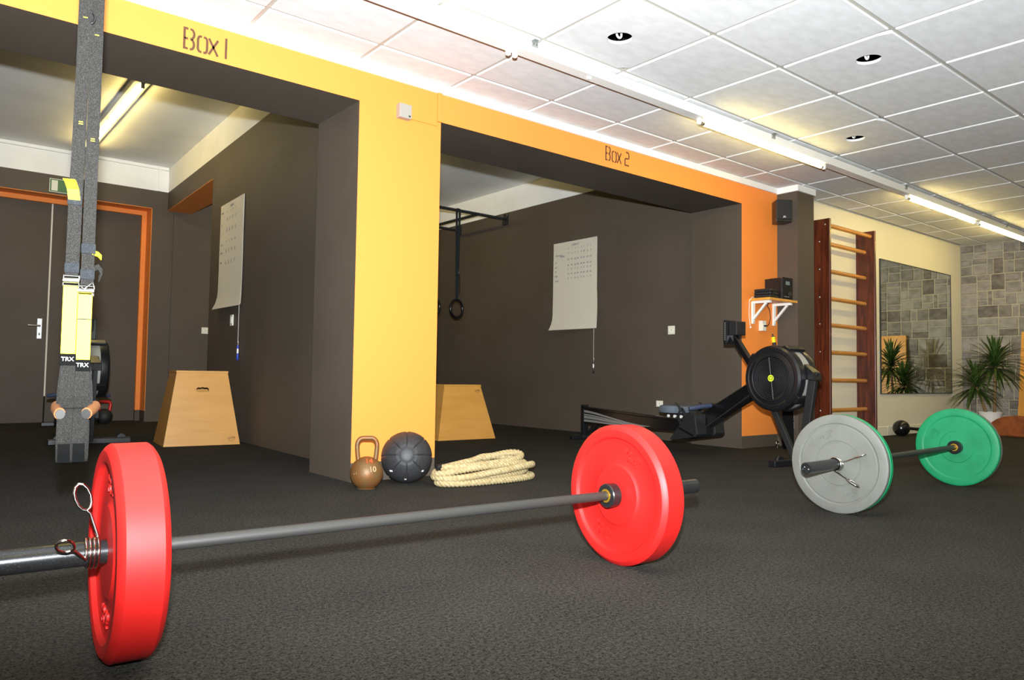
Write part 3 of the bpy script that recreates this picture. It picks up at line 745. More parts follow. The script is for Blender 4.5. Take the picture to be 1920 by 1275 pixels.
    b = MB(); b.box(1.8225, 1.895, -0.055, 0.055, 0.945, 1.052); b.build('battery_box', BLACKM, mo, bevel=0.006)
    b = MB(); b.box(1.7912, 1.7919, -0.06, 0.06, 0.95, 1.04); b.build('screen', SCREEN, mo)
    for k in range(9):
        b = MB(); b.box(1.804, 1.812, 0.0855, 0.0862, 0.905+0.016*k, 0.917+0.016*k); b.build('side_mark', ALU, mo)
        b = MB(); b.box(1.804, 1.812, -0.0862, -0.0855, 0.905+0.016*k, 0.917+0.016*k); b.build('side_mark', ALU, mo)
    b = MB(); b.sweep([(1.85, 0.02, 0.89), (1.865, 0.02, 0.865), (1.89, 0.02, 0.875)], 0.0025, 6); b.build('monitor_cable', BLACK, t)
    # front struts, foot and wheels
    b = MB(); b.bar((2.17, 0, 0.43), (2.375, 0, 0.03), 0.045, 0.034, (0, 1, 0)); b.build('front_strut', BLACKM, t, bevel=0.004)
    b = MB(); b.bar((2.525, 0, 0.66), (2.42, 0, 0.03), 0.06, 0.034, (0, 1, 0)); b.build('front_strut', BLACKM, t, bevel=0.004)
    b = MB(); b.hexa([(2.47, -0.035, 0.61), (2.56, -0.045, 0.60), (2.56, 0.045, 0.60), (2.47, 0.035, 0.61)], [(2.46, -0.03, 0.72), (2.545, -0.045, 0.66), (2.545, 0.045, 0.66), (2.46, 0.03, 0.72)]); b.build('front_bracket', BLACK, t, bevel=0.006)
    b = MB(); b.box(2.365, 2.425, -0.30, 0.30, 0.0, 0.05); b.build('front_foot', BLACK, t, bevel=0.008)
    for s_ in (-1, 1):
        b = MB(); b.lathe([(0.006, -0.016), (0.036, -0.016), (0.040, -0.010), (0.040, 0.010), (0.036, 0.016), (0.006, 0.016)], 28, (2.40, s_*0.225, 0.041), (-1, 0, 0)); wh = b.build('transport_wheel', BLACK, t, smooth=40)
        b = MB(); b.lathe([(1e-6, 0.016), (0.006, 0.016), (0.005, 0.020), (1e-6, 0.020)], 12, (2.384, s_*0.225, 0.041), (-1, 0, 0)); b.build('wheel_bolt', STEEL, wh)
    return t
rower('black rowing machine with pale decals beside the shelf pillar', (2.0, 1.435), (-0.09103, -0.99585), 'rowing machines')
rower('black rowing machine in the left bay behind the hanging straps', (-1.86, 5.50), (-0.05, -0.9987), 'rowing machines')

# ================================================================== SUSPENSION TRAINER
TO = Vector((-2.8105, -1.3775, 0)); TR_ = Vector((math.cos(0.22), -math.sin(0.22), 0))
A3 = Matrix.Identity(3)
toward = Vector((-math.sin(0.22), -math.cos(0.22), 0))         # towards the photographer
for i in range(3): A3[i][0], A3[i][1], A3[i][2] = TR_[i], -toward[i], (0, 0, 1)[i]
tx = thing('suspension_trainer', 'charcoal and yellow suspension trainer straps hanging from the ceiling', 'suspension trainer', TO, A3)
tx.scale = (0.88, 1, 1)
U = (1, 0, 0)
WD = 0.037
def strap(name, pts, material, width=WD, th=0.0028, parent=tx):
    return MB().ribbon(pts, width, th, U).build(name, material, parent)
# upper webbing: left and right, folded over an anchor at the ceiling
strap('strap', [(-0.013, 0, 2.34), (-0.013, 0, 1.66), (-0.018, 0, 1.20), (-0.0205, 0, 1.13), (-0.021, 0, 0.87)], WEB)
strap('strap', [(0.0215, 0.012, 2.34), (0.0215, 0.012, 1.66), (0.022, 0.012, 1.20), (0.0225, 0.012, 0.85)], WEB)
strap('strap_tail', [(-0.014, 0.006, 2.32), (-0.016, 0.006, 1.3), (-0.02, 0.006, 0.88)], WEB)
b = MB(); b.sweep([(-0.03, 0.006, 2.352), (0.0, 0.006, 2.345), (0.04, 0.006, 2.352)], 0.006, 10); b.sweep([(0.005, 0.006, 2.345), (0.005, 0.006, 2.40)], 0.006, 10); b.build('ceiling_anchor', STEEL, tx, smooth=50)
b = MB(); b.sweep([(0.004+0.010*math.cos(a), 0.005, 1.63+0.016*math.sin(a)) for a in [2*PI*k/16 for k in range(16)]], 0.004, 8, closed=True); b.build('carabiner', BLACK, tx, smooth=60)
for u, zz in ((-0.021, 1.09), (-0.0212, 0.895), (0.0225, 0.955), (0.0225, 0.880)):
    b = MB(); b.box(u-WD/2-0.0025, u+WD/2+0.0025, -0.005 if u < 0 else 0.007, 0.006 if u < 0 else 0.018, zz-0.014, zz+0.014); b.build('strap_keeper', WEBD, tx, bevel=0.002)
for u, w_, zs in ((-0.013, -0.0016, (1.625, 1.312, 1.318)), (0.0217, 0.0104, (1.584, 1.270, 1.276))):
    for zz in zs:
        b = MB(); b.box(u-0.006, u+0.006, w_-0.0006, w_, zz-0.0012, zz+0.0012); b.build('yellow_stitch', YELLOW, tx)
b = MB(); b.ribbon([(-0.022, -0.004, 1.090), (-0.026, -0.018, 1.118), (-0.032, -0.035, 1.134), (-0.036, -0.042, 1.139)], 0.034, 0.003, U); b.build('pull_tab', YELLOW, tx)
b = MB(); b.ribbon([(0.034, 0.014, 0.945), (0.050, 0.022, 0.942), (0.060, 0.024, 0.933)], 0.016, 0.003, (0, 0.5, 0.86)); b.build('pull_tab', YELLOW, tx)
b = MB(); b.ribbon([(0.036, 0.014, 0.895), (0.052, 0.02, 0.905), (0.064, 0.012, 0.890), (0.056, 0.004, 0.868)], 0.022, 0.003, (0, 0.6, 0.8)); b.build('strap_tail', WEB, tx)
# buckles
for u, zz, w0 in ((-0.0215, 0.858, 0.0), (0.021, 0.832, 0.010)):
    b = MB(); hw = 0.0225
    b.sweep([(u-hw, w0, zz-0.014), (u-hw, w0, zz+0.014), (u+hw, w0, zz+0.014), (u+hw, w0, zz-0.014)], 0.0026, 8, closed=True); b.tube((u-hw, w0-0.004, zz), (u+hw, w0-0.004, zz), 0.0075, 12)
    b.build('cam_buckle', STEEL, tx, smooth=50)
b = MB(); b.sweep([(0.004, 0.002, 0.845), (0.016, -0.004, 0.836), (0.030, -0.004, 0.848), (0.040, 0.004, 0.856), (0.044, 0.008, 0.840), (0.038, 0.006, 0.822)], 0.0022, 8); b.build('wire_gate', STEEL, tx, smooth=60)
# yellow webbing, name labels
for k, (u, z1, z0, w0) in enumerate(((-0.022, 0.842, 0.650, -0.003), (0.0195, 0.822, 0.634, 0.0065))):
    b = MB(); b.box(u-0.0205, u+0.0205, w0-0.002, w0+0.006, z0, z1); b.build('yellow_webbing', YELLOW, tx, bevel=0.001)
    b = MB(); b.box(u-0.0225, u+0.0225, w0-0.005, w0+0.009, z0-0.033, z0-0.0003); lb = b.build('name_label', BLACKF, tx, bevel=0.0015)
    text('name', 'TRX', 0.0165, 0.0004, frame((u, w0-0.0056, z0-0.0155), U, (0, 0, 1)), WHITEP, lb, sx=1.12)
b = MB(); b.box(0.0195-0.0207, 0.0195+0.0207, 0.004, 0.0045, 0.7485, 0.7515); b.build('webbing_seam', WEBD, tx)
# lower loops: webbing through the grips and the foot cradles
for u, w0, du in ((-0.020, 0.0, -0.002), (0.020, 0.010, 0.0)):
    strap('lower_strap', [(u, w0, 0.625), (u+0.001, w0-0.012, 0.57), (u-du, w0-0.018, 0.53), (u-du*2, w0-0.010, 0.498)], WEB, 0.040)
    strap('lower_strap', [(u*1.25, w0+0.006, 0.620), (u*1.6, w0+0.022, 0.56), (u*1.75, w0+0.03, 0.50)], WEB, 0.034)
    L = []
    for k in range(25):
        a = 2*PI*k/24+PI/2; L.append((u, w0+0.028*math.cos(a)*(1.0 if math.sin(a) > -0.6 else 0.9), 0.420+0.076*math.sin(a)))
    strap('foot_cradle', L, WEB, 0.0395)
    L = [(p[0]*1.45, p[1]+0.012, p[2]) for p in L]
    strap('foot_cradle', L, WEB, 0.0300)
    strap('cradle_pad', [(u, w0-0.0305, 0.398), (u, w0-0.029, 0.375), (u, w0-0.018, 0.346), (u, w0, 0.3415)], BLACKF, 0.034)
for u, w0, sg in ((-0.048, 0.02, -1), (0.050, 0.03, 1)):
    b = MB(); P = [(u+sg*0.006, w0+0.055, 0.498), (u, w0, 0.490), (u-sg*0.012, w0-0.040, 0.482)]; b.sweep(P, 0.0165, 16); b.build('foam_grip', FOAM, tx, smooth=60)
    b = MB(); b.tube((u-sg*0.012, w0-0.040, 0.482), (u-sg*0.0145, w0-0.048, 0.4805), 0.0135, 16); b.build('grip_end_ring', STEEL, tx, smooth=50)

# ================================================================== THINGS ON THE FLOOR
def plyo_box(label, cx, yf, wb, wt, h, db, dt, rz, handle, logo_low):
    """truncated plywood box; local origin in the middle of the bottom front edge"""
    t = thing('jump_box', label, 'jump box', (cx, yf, 0), rz, 'plywood jump boxes')
    iy = (db-dt)/2; th = 0.018
    B = [(-wb/2, 0), (wb/2, 0), (wb/2, db), (-wb/2, db)]; Tp = [(-wt/2, iy), (wt/2, iy), (wt/2, iy+dt), (-wt/2, iy+dt)]
    hz = h-0.018
    def P(k, v, inset=0):           # corner k at height fraction v
        b_, t_ = B[k], Tp[k]; return Vector((b_[0]+(t_[0]-b_[0])*v, b_[1]+(t_[1]-b_[1])*v, hz*v))
    for k in range(4):
        a, c = k, (k+1) % 4
        b0, b1, t1, t0 = P(a, 0), P(c, 0), P(c, 1), P(a, 1)
        n = (b1-b0).cross(t0-b0).normalized()      # outward
        if k == 0 and handle:
            # front panel with a hand hole
            ex = (b1-b0).normalized(); ey = n.cross(ex); L = (t0-b0).dot(ey)
            x_t0 = (t0-b0).dot(ex); x_t1 = (t1-b0).dot(ex)
            hx, hy = wb/2, L*0.765; hole = []
            for a_ in range(20):
                an = 2*PI*a_/20; cx_, cy_ = math.cos(an), math.sin(an)
                px_ = 0.049*max(-1, min(1, cx_*1.2)); py_ = 0.020*max(-1, min(1, cy_*1.15))
                if cy_ > 0.3: py_ += 0.0035*math.cos(px_*3*PI/0.046)
                hole.append((hx+px_, hy+py_))
            outer = []
            for a_ in range(20):
                an = 2*PI*a_/20; dx_, dy_ = math.cos(an), math.sin(an); best = 1e9
                poly = [(0, 0), (wb, 0), (x_t1, L), (x_t0, L)]
                for q in range(4):
                    p, r = poly[q], poly[(q+1) % 4]; sx_, sy_ = r[0]-p[0], r[1]-p[1]; den = dx_*sy_-dy_*sx_
                    if abs(den) < 1e-9: continue
                    tt = ((p[0]-hx)*sy_-(p[1]-hy)*sx_)/den; uu = ((p[0]-hx)*dy_-(p[1]-hy)*dx_)/den
                    if tt > 0 and -1e-6 <= uu <= 1+1e-6: best = min(best, tt)
                outer.append((hx+dx_*best, hy+dy_*best))
            # put the true corners into the outer loop
            for cpt in ((0, 0), (wb, 0), (x_t1, L), (x_t0, L)):
                j = min(range(20), key=lambda q: (math.atan2(outer[q][1]-hy, outer[q][0]-hx)-math.atan2(cpt[1]-hy, cpt[0]-hx)+PI) % (2*PI) if False else abs(((math.atan2(outer[q][1]-hy, outer[q][0]-hx)-math.atan2(cpt[1]-hy, cpt[0]-hx)+PI) % (2*PI))-PI))
                outer[j] = cpt
            W = lambda p, dep: tuple(b0+ex*p[0]+ey*p[1]-n*dep)
            vs = [W(p, 0) for p in outer]+[W(p, 0) for p in hole]+[W(p, th) for p in hole]+[W(p, th) for p in outer]
            fs = []
            for i in range(20):
                j = (i+1) % 20
                fs += [(i, j, 20+j, 20+i), (20+i, 20+j, 40+j, 40+i), (40+i, 40+j, 60+j, 60+i)]
            b = MB(); b.add(vs, fs); pan = b.build('panel', PLY, t)
        else:
            b = MB(); b.add([b0, b1, t1, t0]+[q-n*th for q in (b0, b1, t1, t0)], [(0,1,2,3),(7,6,5,4),(0,4,5,1),(1,5,6,2),(2,6,7,3),(3,7,4,0)]); pan = b.build('panel', PLY, t)
        if k == 0:
            ex = (b1-b0).normalized(); ey = n.cross(ex); c = P(1, 0.075 if logo_low else 0.90)-ex*(0.062 if logo_low else 0.055)
            s_ = 0.030 if logo_low else 0.026
            pts = [(-1.0, 0.35), (-0.5, 0.55), (0.2, 0.62), (1.0, 0.50), (0.85, 0.1), (0.35, -0.35), (0.0, -0.6), (-0.35, -0.4), (-0.8, 0.0), (-1.0, 0.35)]
            b = MB(); b.sweep([c+ex*(p[0]*s_)+ey*(p[1]*s_)+n*0.0008 for p in pts[2:8]]+[c+ex*(-0.8*s_)+n*0.0008], 0.0012, 5)
            b.sweep([c+ex*(p[0]*s_)+ey*((p[1]+0.25)*s_)+n*0.0008 for p in ((-0.9, 0.35), (-0.2, 0.42), (0.8, 0.55))], 0.0010, 5)
            for q in range(7):
                u_ = -0.95+q*0.31; b.sweep([c+ex*((u_+e_[0])*s_)+ey*((0.08+0.06*q*0.5+e_[1])*s_)+n*0.0008 for e_ in ((0, 0), (0.02, 0.28), (0.16, 0.28 if q % 2 else 0.05), (0.16, 0.0))], 0.0014, 5)
            b.build('branded_mark', STENCIL, pan)
    b = MB(); b.box(-wt/2-0.004, wt/2+0.004, iy-0.004, iy+dt+0.004, h-0.018, h); b.build('lid', PLYD, t, bevel=0.003)
    return t
plyo_box('tall plywood jump box with a hand hole in the left bay', -1.264, 2.54, 0.590, 0.400, 0.61, 0.52, 0.34, -0.10, True, True)
plyo_box('plywood jump box half hidden behind the orange pillar', 0.96, 1.93, 0.64, 0.41, 0.515, 0.50, 0.30, -0.05, False, False)

def kettlebell(label, loc, r, H, hw, body_m, handle_m, rz, word=None):
    t = thing('kettlebell', label, 'kettlebell', (loc[0], loc[1], 0), rz, 'kettlebells')
    fl_ = 0.10; zc = r*0.93
    prof = [(1e-6, 0.0), (r*0.56, 0.0)]+[(r*math.cos(a), zc+r*math.sin(a)) for a in [math.radians(-62+152*i/18) for i in range(18)]]+[(1e-6, zc+r)]
    b = MB(); b.lathe(prof, 40); bd = b.build('bell', body_m, t, smooth=40)
    rr = 0.0118 if hw < 0.06 else 0.016; z0 = zc+r*0.62; cx = hw
    P = [(-cx*0.80, 0, z0-0.01), (-cx*0.94, 0, z0+(H-z0)*0.35), (-cx, 0, H-0.055)]
    P += [(-cx+0.030*(1-math.cos(a)), 0, H-rr-0.038+0.038*math.sin(a)) for a in [PI/2*i/5 for i in range(1, 6)]]
    P += [(-p[0], 0, p[2]) for p in reversed(P)]
    b = MB(); b.sweep(P, rr, 14, up=(0, 1, 0)); b.build('handle', handle_m, t, smooth=60)
    return t, bd
kb, bd = kettlebell('old rusty iron kettlebell with a tall square handle', (-1.262, -0.235), 0.087, 0.277, 0.052, RUST, RUST, -0.42)
nrm = Vector((0.28, -0.88, 0.30)).normalized(); rt = Vector((0, 0, 1)).cross(nrm).normalized(); up = nrm.cross(rt)
text('cast_number', '10', 0.040, 0.0014, frame(Vector((0, 0, 0.081))+nrm*0.0872, rt, up), mat('worn_pale_metal', (190, 160, 118), 0.5), bd)
nrm = Vector((0.08, -0.62, 0.78)).normalized(); rt = Vector((0, 0, 1)).cross(nrm).normalized(); up = nrm.cross(rt)
text('painted_number', '14', 0.042, 0.0012, frame(Vector((0, 0, 0.081))+nrm*0.0868, rt, up), ORANGEP, bd)
nrm = Vector((-0.72, -0.68, 0.05)).normalized()
b = MB(); b.lathe([(1e-6, 0.0), (0.006, 0.0003), (0.0085, 0.0022), (0.0105, 0.001), (0.011, -0.001)], 16, Vector((0, 0, 0.081))+nrm*0.0866, nrm); b.build('casting_plug', RUST, bd, smooth=60)
kettlebell('black kettlebell with a red handle by the bay door', (-1.41, 5.62), 0.088, 0.265, 0.062, BLACKM, REDH, 0.0)

# medicine ball: eight grooved segments round a plain cap that faces the room
mbx = thing('medicine_ball', 'black rubber medicine ball leaning against the orange pillar', 'ball', (-0.975, -0.165, 0.0))
pole = Vector((-0.50, -0.84, 0.20)).normalized(); RB = 0.142
e1 = Vector((0, 0, 1)); e1 = (e1-pole*e1.dot(pole)).normalized(); e2 = pole.cross(e1)
b = MB(); nu, nv = 128, 48; cc = Vector((0, 0, RB))
for i in range(nv+1):
    th_ = PI*i/nv
    for k in range(nu):
        ph = 2*PI*k/nu+0.2; r = RB
        seg = abs(((ph*8/(2*PI)) % 1)-0.5)*2        # 1 at a groove
        capr = 0.34
        if capr+0.03 < th_ < PI*0.80 and seg > 0.93: r -= 0.0048*min(1, (seg-0.93)/0.06)
        if abs(th_-capr) < 0.035: r -= 0.0028
        b.v.append(tuple(cc+(pole*math.cos(th_)+(e1*math.cos(ph)+e2*math.sin(ph))*math.sin(th_))*r))
for i in range(nv):
    for k in range(nu): b.f.append((i*nu+k, i*nu+(k+1) % nu, (i+1)*nu+(k+1) % nu, (i+1)*nu+k)); b.mi.append(0)
b.build('shell', RUBBER, mbx, smooth=50)
for th_, ph, wd in ((0.98, 2.35, 0.020), (1.12, 3.10, 0.012), (1.02, 3.95, 0.014)):
    n = pole*math.cos(th_)+(e1*math.cos(ph)-e2*math.sin(ph)*-1)*math.sin(th_); n.normalize()
    rt = Vector((0, 0, 1)).cross(n).normalized(); up = n.cross(rt); c = cc+n*(RB+0.0004)
    b = MB()
    for q in range(3): b.obox(c+rt*((q-1)*wd*0.36), rt*wd*0.12, up*0.005, n*0.0006)
    b.build('white_marking', WHITEP, mbx)

# coiled battle rope: three laid strands swept along stacked oval loops
def rope():
    t = thing('battle_rope', 'thick pale three-strand rope coiled in long loops by the orange pillar', 'rope', (-0.60, -0.40, 0))
    loops = [  # (x shift, y shift, half length, half width, z at left end, z at right end)
        (0.010, 0.00, 0.300, 0.105, 0.020, 0.020), (-0.015, 0.015, 0.290, 0.095, 0.042, 0.050), (0.012, -0.008, 0.296, 0.100, 0.055, 0.082),
        (-0.022, 0.010, 0.282, 0.092, 0.078, 0.108), (-0.018, 0.012, 0.262, 0.085, 0.092, 0.146)]
    pts = []; M_ = 44
    for k, (sx_, sy_, a_, b_, zl, zr) in enumerate(loops):
        nx = loops[min(k+1, len(loops)-1)]
        for i in range(M_):
            u = i/M_; th_ = 2*PI*u+PI*0.5
            c_, s_ = math.cos(th_), math.sin(th_)
            L = [p+(q-p)*max(0, (u-0.75)*4) for p, q in zip(loops[k], nx)]
            xx = L[0]+L[2]*math.copysign(abs(c_)**0.72, c_)*1.07; yy = L[1]+L[3]*math.copysign(abs(s_)**0.95, s_)
            zz = L[4]+(L[5]-L[4])*(0.5+0.5*xx/0.3)
            zz += 0.010*math.sin(th_*2+k*1.7)*(1 if k else 0)
            pts.append(Vector((xx, yy, max(0.0205, zz))))
    # resample evenly
    D = [0]
    for i in range(1, len(pts)): D.append(D[-1]+(pts[i]-pts[i-1]).length)
    n = 2600; res = []; j = 0
    for i in range(n):
        d = D[-1]*i/(n-1)
        while j < len(D)-2 and D[j+1] < d: j += 1
        res.append(pts[j].lerp(pts[j+1], (d-D[j])/max(1e-6, D[j+1]-D[j])))
    b = MB(); K = 18; R0 = 0.0190; o = 0; nn = Vector((0, 0, 1)); step = D[-1]/(n-1)
    for i in range(n):
        T_ = (res[min(i+1, n-1)]-res[max(i-1, 0)]).normalized(); nn = (nn-T_*nn.dot(T_)).normalized(); bn = T_.cross(nn)
        tw = 2*PI*i*step/0.066
        for k in range(K):
            a = 2*PI*k/K; r = R0*(0.72+0.33*abs(math.cos(1.5*(a-tw)))**0.6)
            b.v.append(tuple(res[i]+nn*(r*math.cos(a))+bn*(r*math.sin(a))))
    for i in range(n-1):
        for k in range(K): b.f.append((i*K+k, i*K+(k+1) % K, (i+1)*K+(k+1) % K, (i+1)*K+k)); b.mi.append(0)
    b.f.append(tuple(reversed(range(K)))); b.mi.append(0); b.f.append(tuple((n-1)*K+k for k in range(K))); b.mi.append(0)
    b.build('rope', ROPE, t, smooth=70)
    b = MB(); e = res[-1]; d = (res[-1]-res[-4]).normalized()
    b.sweep([(-0.285, -0.002, 0.105), (-0.325, 0.006, 0.10)], 0.0185, 16); b.build('end_sleeve', BLACK, t, smooth=50)
rope()

# steel mace by the skirting
mc = thing('steel_mace', 'black steel mace with a ball head lying by the cream wall', 'mace', (5.43, -0.085, 0))
b = MB(); b.sphere((0, 0, 0.088), 0.088); b.build('ball_head', BLACKG, mc, smooth=60)
b = MB(); b.tube((0.07, 0, 0.088), (0.98, -0.06, 0.022), 0.0175, 18); b.build('handle', BLACKG, mc, smooth=50)

# ================================================================== WALL BARS, MIRROR, FAR CORNER
wbz = 2.185
wbt = thing('wall_bars', 'tall mahogany wall bars with pale wooden rungs on the cream wall', 'wall bars', (4.24, 0.04, 0))
RZ = (1.965, 1.692, 1.418, 1.155, 0.883, 0.606, 0.310)
for x0 in (3.738, 4.672):
    xo = x0-4.24
    b = MB(); b.prism([(0, 0.0), (-0.200, 0.0), (-0.200, wbz), (0, wbz)], (xo, 0, 0), (0, 1, 0), (0, 0, 1), 0.034); up_ = b.build('upright', MAHOG, wbt, bevel=0.004)
    for z in RZ+(2.128,):
        y = -0.155 if z > 2.1 else -0.095
        b = MB(); b.lathe([(1e-6, 0.004), (0.007, 0.0035), (0.010, 0.0), (1e-6, -0.001)], 14, (xo-0.0002, y, z), (-1, 0, 0)); b.build('bolt_head', STEEL, up_, smooth=50)
    b = MB()
    for z in (2.06, 1.05): b.lathe([(1e-6, 0.003), (0.006, 0.002), (0.007, 0.0), (1e-6, -0.001)], 12, (xo+0.017, -0.2002, z), (0, -1, 0))
    b.build('screw_cap', BRASS, up_)
for z in RZ+(2.128,):
    y = -0.155 if z > 2.1 else -0.095
    b = MB(); b.sweep([(3.7725-4.24, y, z), (4.6715-4.24, y, z)], 0.0205, 16, sx=0.85, up=(0, 0, 1)); b.build('rung', BEECH, wbt, smooth=50)

mr = thing('wall_mirror', 'large frameless looking wall mirror reflecting the stone wall', 'mirror', (6.175, 0.04, 0.465))
b = MB(); b.box(-0.962, 0.962, -0.012, -0.0005, 0.005, 1.498); b.build('mirror_glass', MIRROR, mr)
for x0, x1, z0, z1 in ((-0.970, 0.970, -0.003, 0.0049), (-0.970, 0.970, 1.4981, 1.506), (-0.970, -0.9621, 0.005, 1.498), (0.9621, 0.970, 0.005, 1.498)):
    b = MB(); b.box(x0, x1, -0.016, -0.0005, z0, z1); b.build('edge_strip', SHAFT, mr)

def dracaena():
    t = thing('potted_dracaena', 'dracaena plant with two spiky crowns in a white pot', 'plant', (6.78, -0.52, 0))
    b = MB(); b.lathe([(1e-6, 0), (0.085, 0), (0.115, 0.23), (0.125, 0.255), (0.118, 0.262), (0.108, 0.250), (0.104, 0.225), (1e-6, 0.225)], 36); b.build('pot', POT, t, smooth=40)
    b = MB(); b.lathe([(1e-6, 0.229), (0.102, 0.229), (0.102, 0.226), (1e-6, 0.226)], 24); b.build('soil', SOIL, t)
    rnd = random.Random(3)
    for (bx, by), path, n, L in (((0.02, -0.035), [(0.02, -0.035, 0.22), (0.03, -0.04, 0.5), (0.02, -0.05, 0.80)], 120, 0.47), ((-0.01, 0.035), [(0.0, 0.035, 0.22), (-0.02, 0.09, 0.42), (-0.04, 0.135, 0.56)], 110, 0.44)):
        b = MB(); b.sweep(path, [0.017, 0.015, 0.013], 12); st = b.build('stem', STEM, t, smooth=60)
        top = Vector(path[-1]); b = MB()
        for i in range(n):
            az = i*2.399963+rnd.uniform(-0.2, 0.2); f_ = i/(n-1)
            el = math.radians(78-95*f_+rnd.uniform(-9, 9)); ln = L*rnd.uniform(0.8, 1.1)*(0.75+0.25*math.sin(PI*min(1, f_+0.2)))
            base = top+Vector((0, 0, 0.05-0.11*f_)); d0 = Vector((math.cos(az)*math.cos(el), math.sin(az)*math.cos(el), math.sin(el)))
            side = Vector((-math.sin(az), math.cos(az), 0)); P = []; S = 6; o = len(b.v)
            for q in range(S+1):
                u = q/S; p = base+d0*(ln*u)+Vector((0, 0, -1))*(ln*0.42*u*u*(0.4+0.8*math.cos(el)))
                wd = 0.0125*(0.55+1.6*u)*(1-u)**0.65+0.0004; lift = Vector((0, 0, wd*0.35))
                b.v += [tuple(p-side*wd+lift), tuple(p-Vector((0, 0, 0.0008))), tuple(p+side*wd+lift)]
            for q in range(S):
                a = o+3*q; b.f += [(a, a+1, a+4, a+3), (a+1, a+2, a+5, a+4)]; b.mi += [0, 0]
        b.build('leaf_crown', LEAF, t, smooth=80)
dracaena()
# board leaning on the stone wall, half-round cushion in front of it
lb = thing('leaning_board', 'orange wooden board leaning against the stone wall', 'board', (7.36, -0.90, 0))
yw = 0.28
b = MB(); b.hexa([(-0.02, -yw, 0), (0.005, -yw, 0), (0.005, yw, 0), (-0.02, yw, 0)], [(0.085, -yw, 1.235), (0.110, -yw, 1.235), (0.110, yw-0.035, 1.235), (0.085, yw-0.035, 1.235)]); b.build('panel', BOARD, lb, bevel=0.003)
b = MB(); b.hexa([(-0.0255, -yw-0.0, 0.012), (-0.0205, -yw, 0.012), (-0.0205, yw-0.001, 0.012), (-0.0255, yw-0.001, 0.012)], [(0.001, -yw, 0.325), (0.006, -yw, 0.325), (0.006, yw-0.010, 0.325), (0.001, yw-0.010, 0.325)]); b.build('lower_strip', BOARD, lb)
cu = thing('half_round_cushion', 'brown suede half round cushion on the carpet at the right edge', 'cushion', (6.60, -0.83, 0))
pts = [(-0.28, 0.0)]+[(0.28*math.cos(a), 0.235*math.sin(a)) for a in [PI-PI*i/20 for i in range(21)]]
b = MB(); b.prism(pts[1:], (-0.10, 0, 0), (0, 1, 0), (0, 0, 1), 0.20); b.build('cover', SUEDE, cu, smooth=45, bevel=0.02)

# ================================================================== RIG AND RINGS IN THE RIGHT BAY
rg = thing('pull_up_rig', 'black steel pull-up rig between the right bay walls', 'pull-up bar', (B2X, 3.46, 2.565))
for y in (0.0, 1.01):
    b = MB(); b.tube((-0.012, y, 0), (-3.085, y, 0), 0.0185, 16); bar_ = b.build('bar', BLACKM, rg, smooth=50)
    for x_ in (-0.006, -3.093):
        b = MB(); b.box(x_-0.006, x_+0.006, y-0.055, y+0.055, -0.075, 0.062); pl_ = b.build('wall_plate', BLACKM, rg, bevel=0.002)
        for q in (-0.04, 0.04):
            b = MB(); b.lathe([(1e-6, 0.006), (0.007, 0.006), (0.008, 0), (1e-6, 0)], 8, (x_+(-0.006 if x_ > -1 else 0.006), y+q, 0.045), (-1 if x_ > -1 else 1, 0, 0)); b.build('bolt', STEEL, pl_)
b = MB(); b.tube((-0.42, 0.0, 0.004), (-0.42, 1.01, 0.004), 0.0175, 14); b.build('cross_bar', BLACKM, rg, smooth=50)
b = MB(); b.tube((-1.60, 0.0, 0.004), (-1.60, 1.01, 0.004), 0.0175, 14); b.build('cross_bar', BLACKM, rg, smooth=50)
def ring(label, x):
    t = thing('gymnastic_ring', label, 'gymnastic ring', (x, 3.46, 1.27), 0.22, 'gymnastic rings')
    b = MB(); b.sweep([(0.105*math.cos(a), 0, 0.121+0.105*math.sin(a)) for a in [2*PI*k/40 for k in range(40)]], 0.0155, 14, closed=True); b.build('hoop', BLACKG, t, smooth=60)
    for q, dx in ((0.007, 0), (-0.007, 0.004)):
        b = MB(); b.ribbon([(dx, q*0.6, 0.215), (dx, q, 0.40), (dx, q*3.1, 1.27), (dx, q*3.1, 1.30), (dx, q*1.6, 1.3175), (dx, 0.0, 1.3195)], 0.036, 0.0022, (1, 0, 0)); b.build('strap', WEBD, t)
    b = MB(); b.box(0.006, 0.034, -0.016, -0.009, 0.535, 0.565); b.build('buckle', STEEL, t, bevel=0.002)
    b = MB(); b.ribbon([(0.022, -0.014, 0.54), (0.026, -0.02, 0.45), (0.030, -0.018, 0.31)], 0.014, 0.002, (1, 0, 0)); b.build('strap_tail', BLACKM, t)
ring('black gymnastic ring hanging on a dark strap in full view', 1.872)
ring('gymnastic ring almost hidden behind the edge of the orange pillar', 1.545)

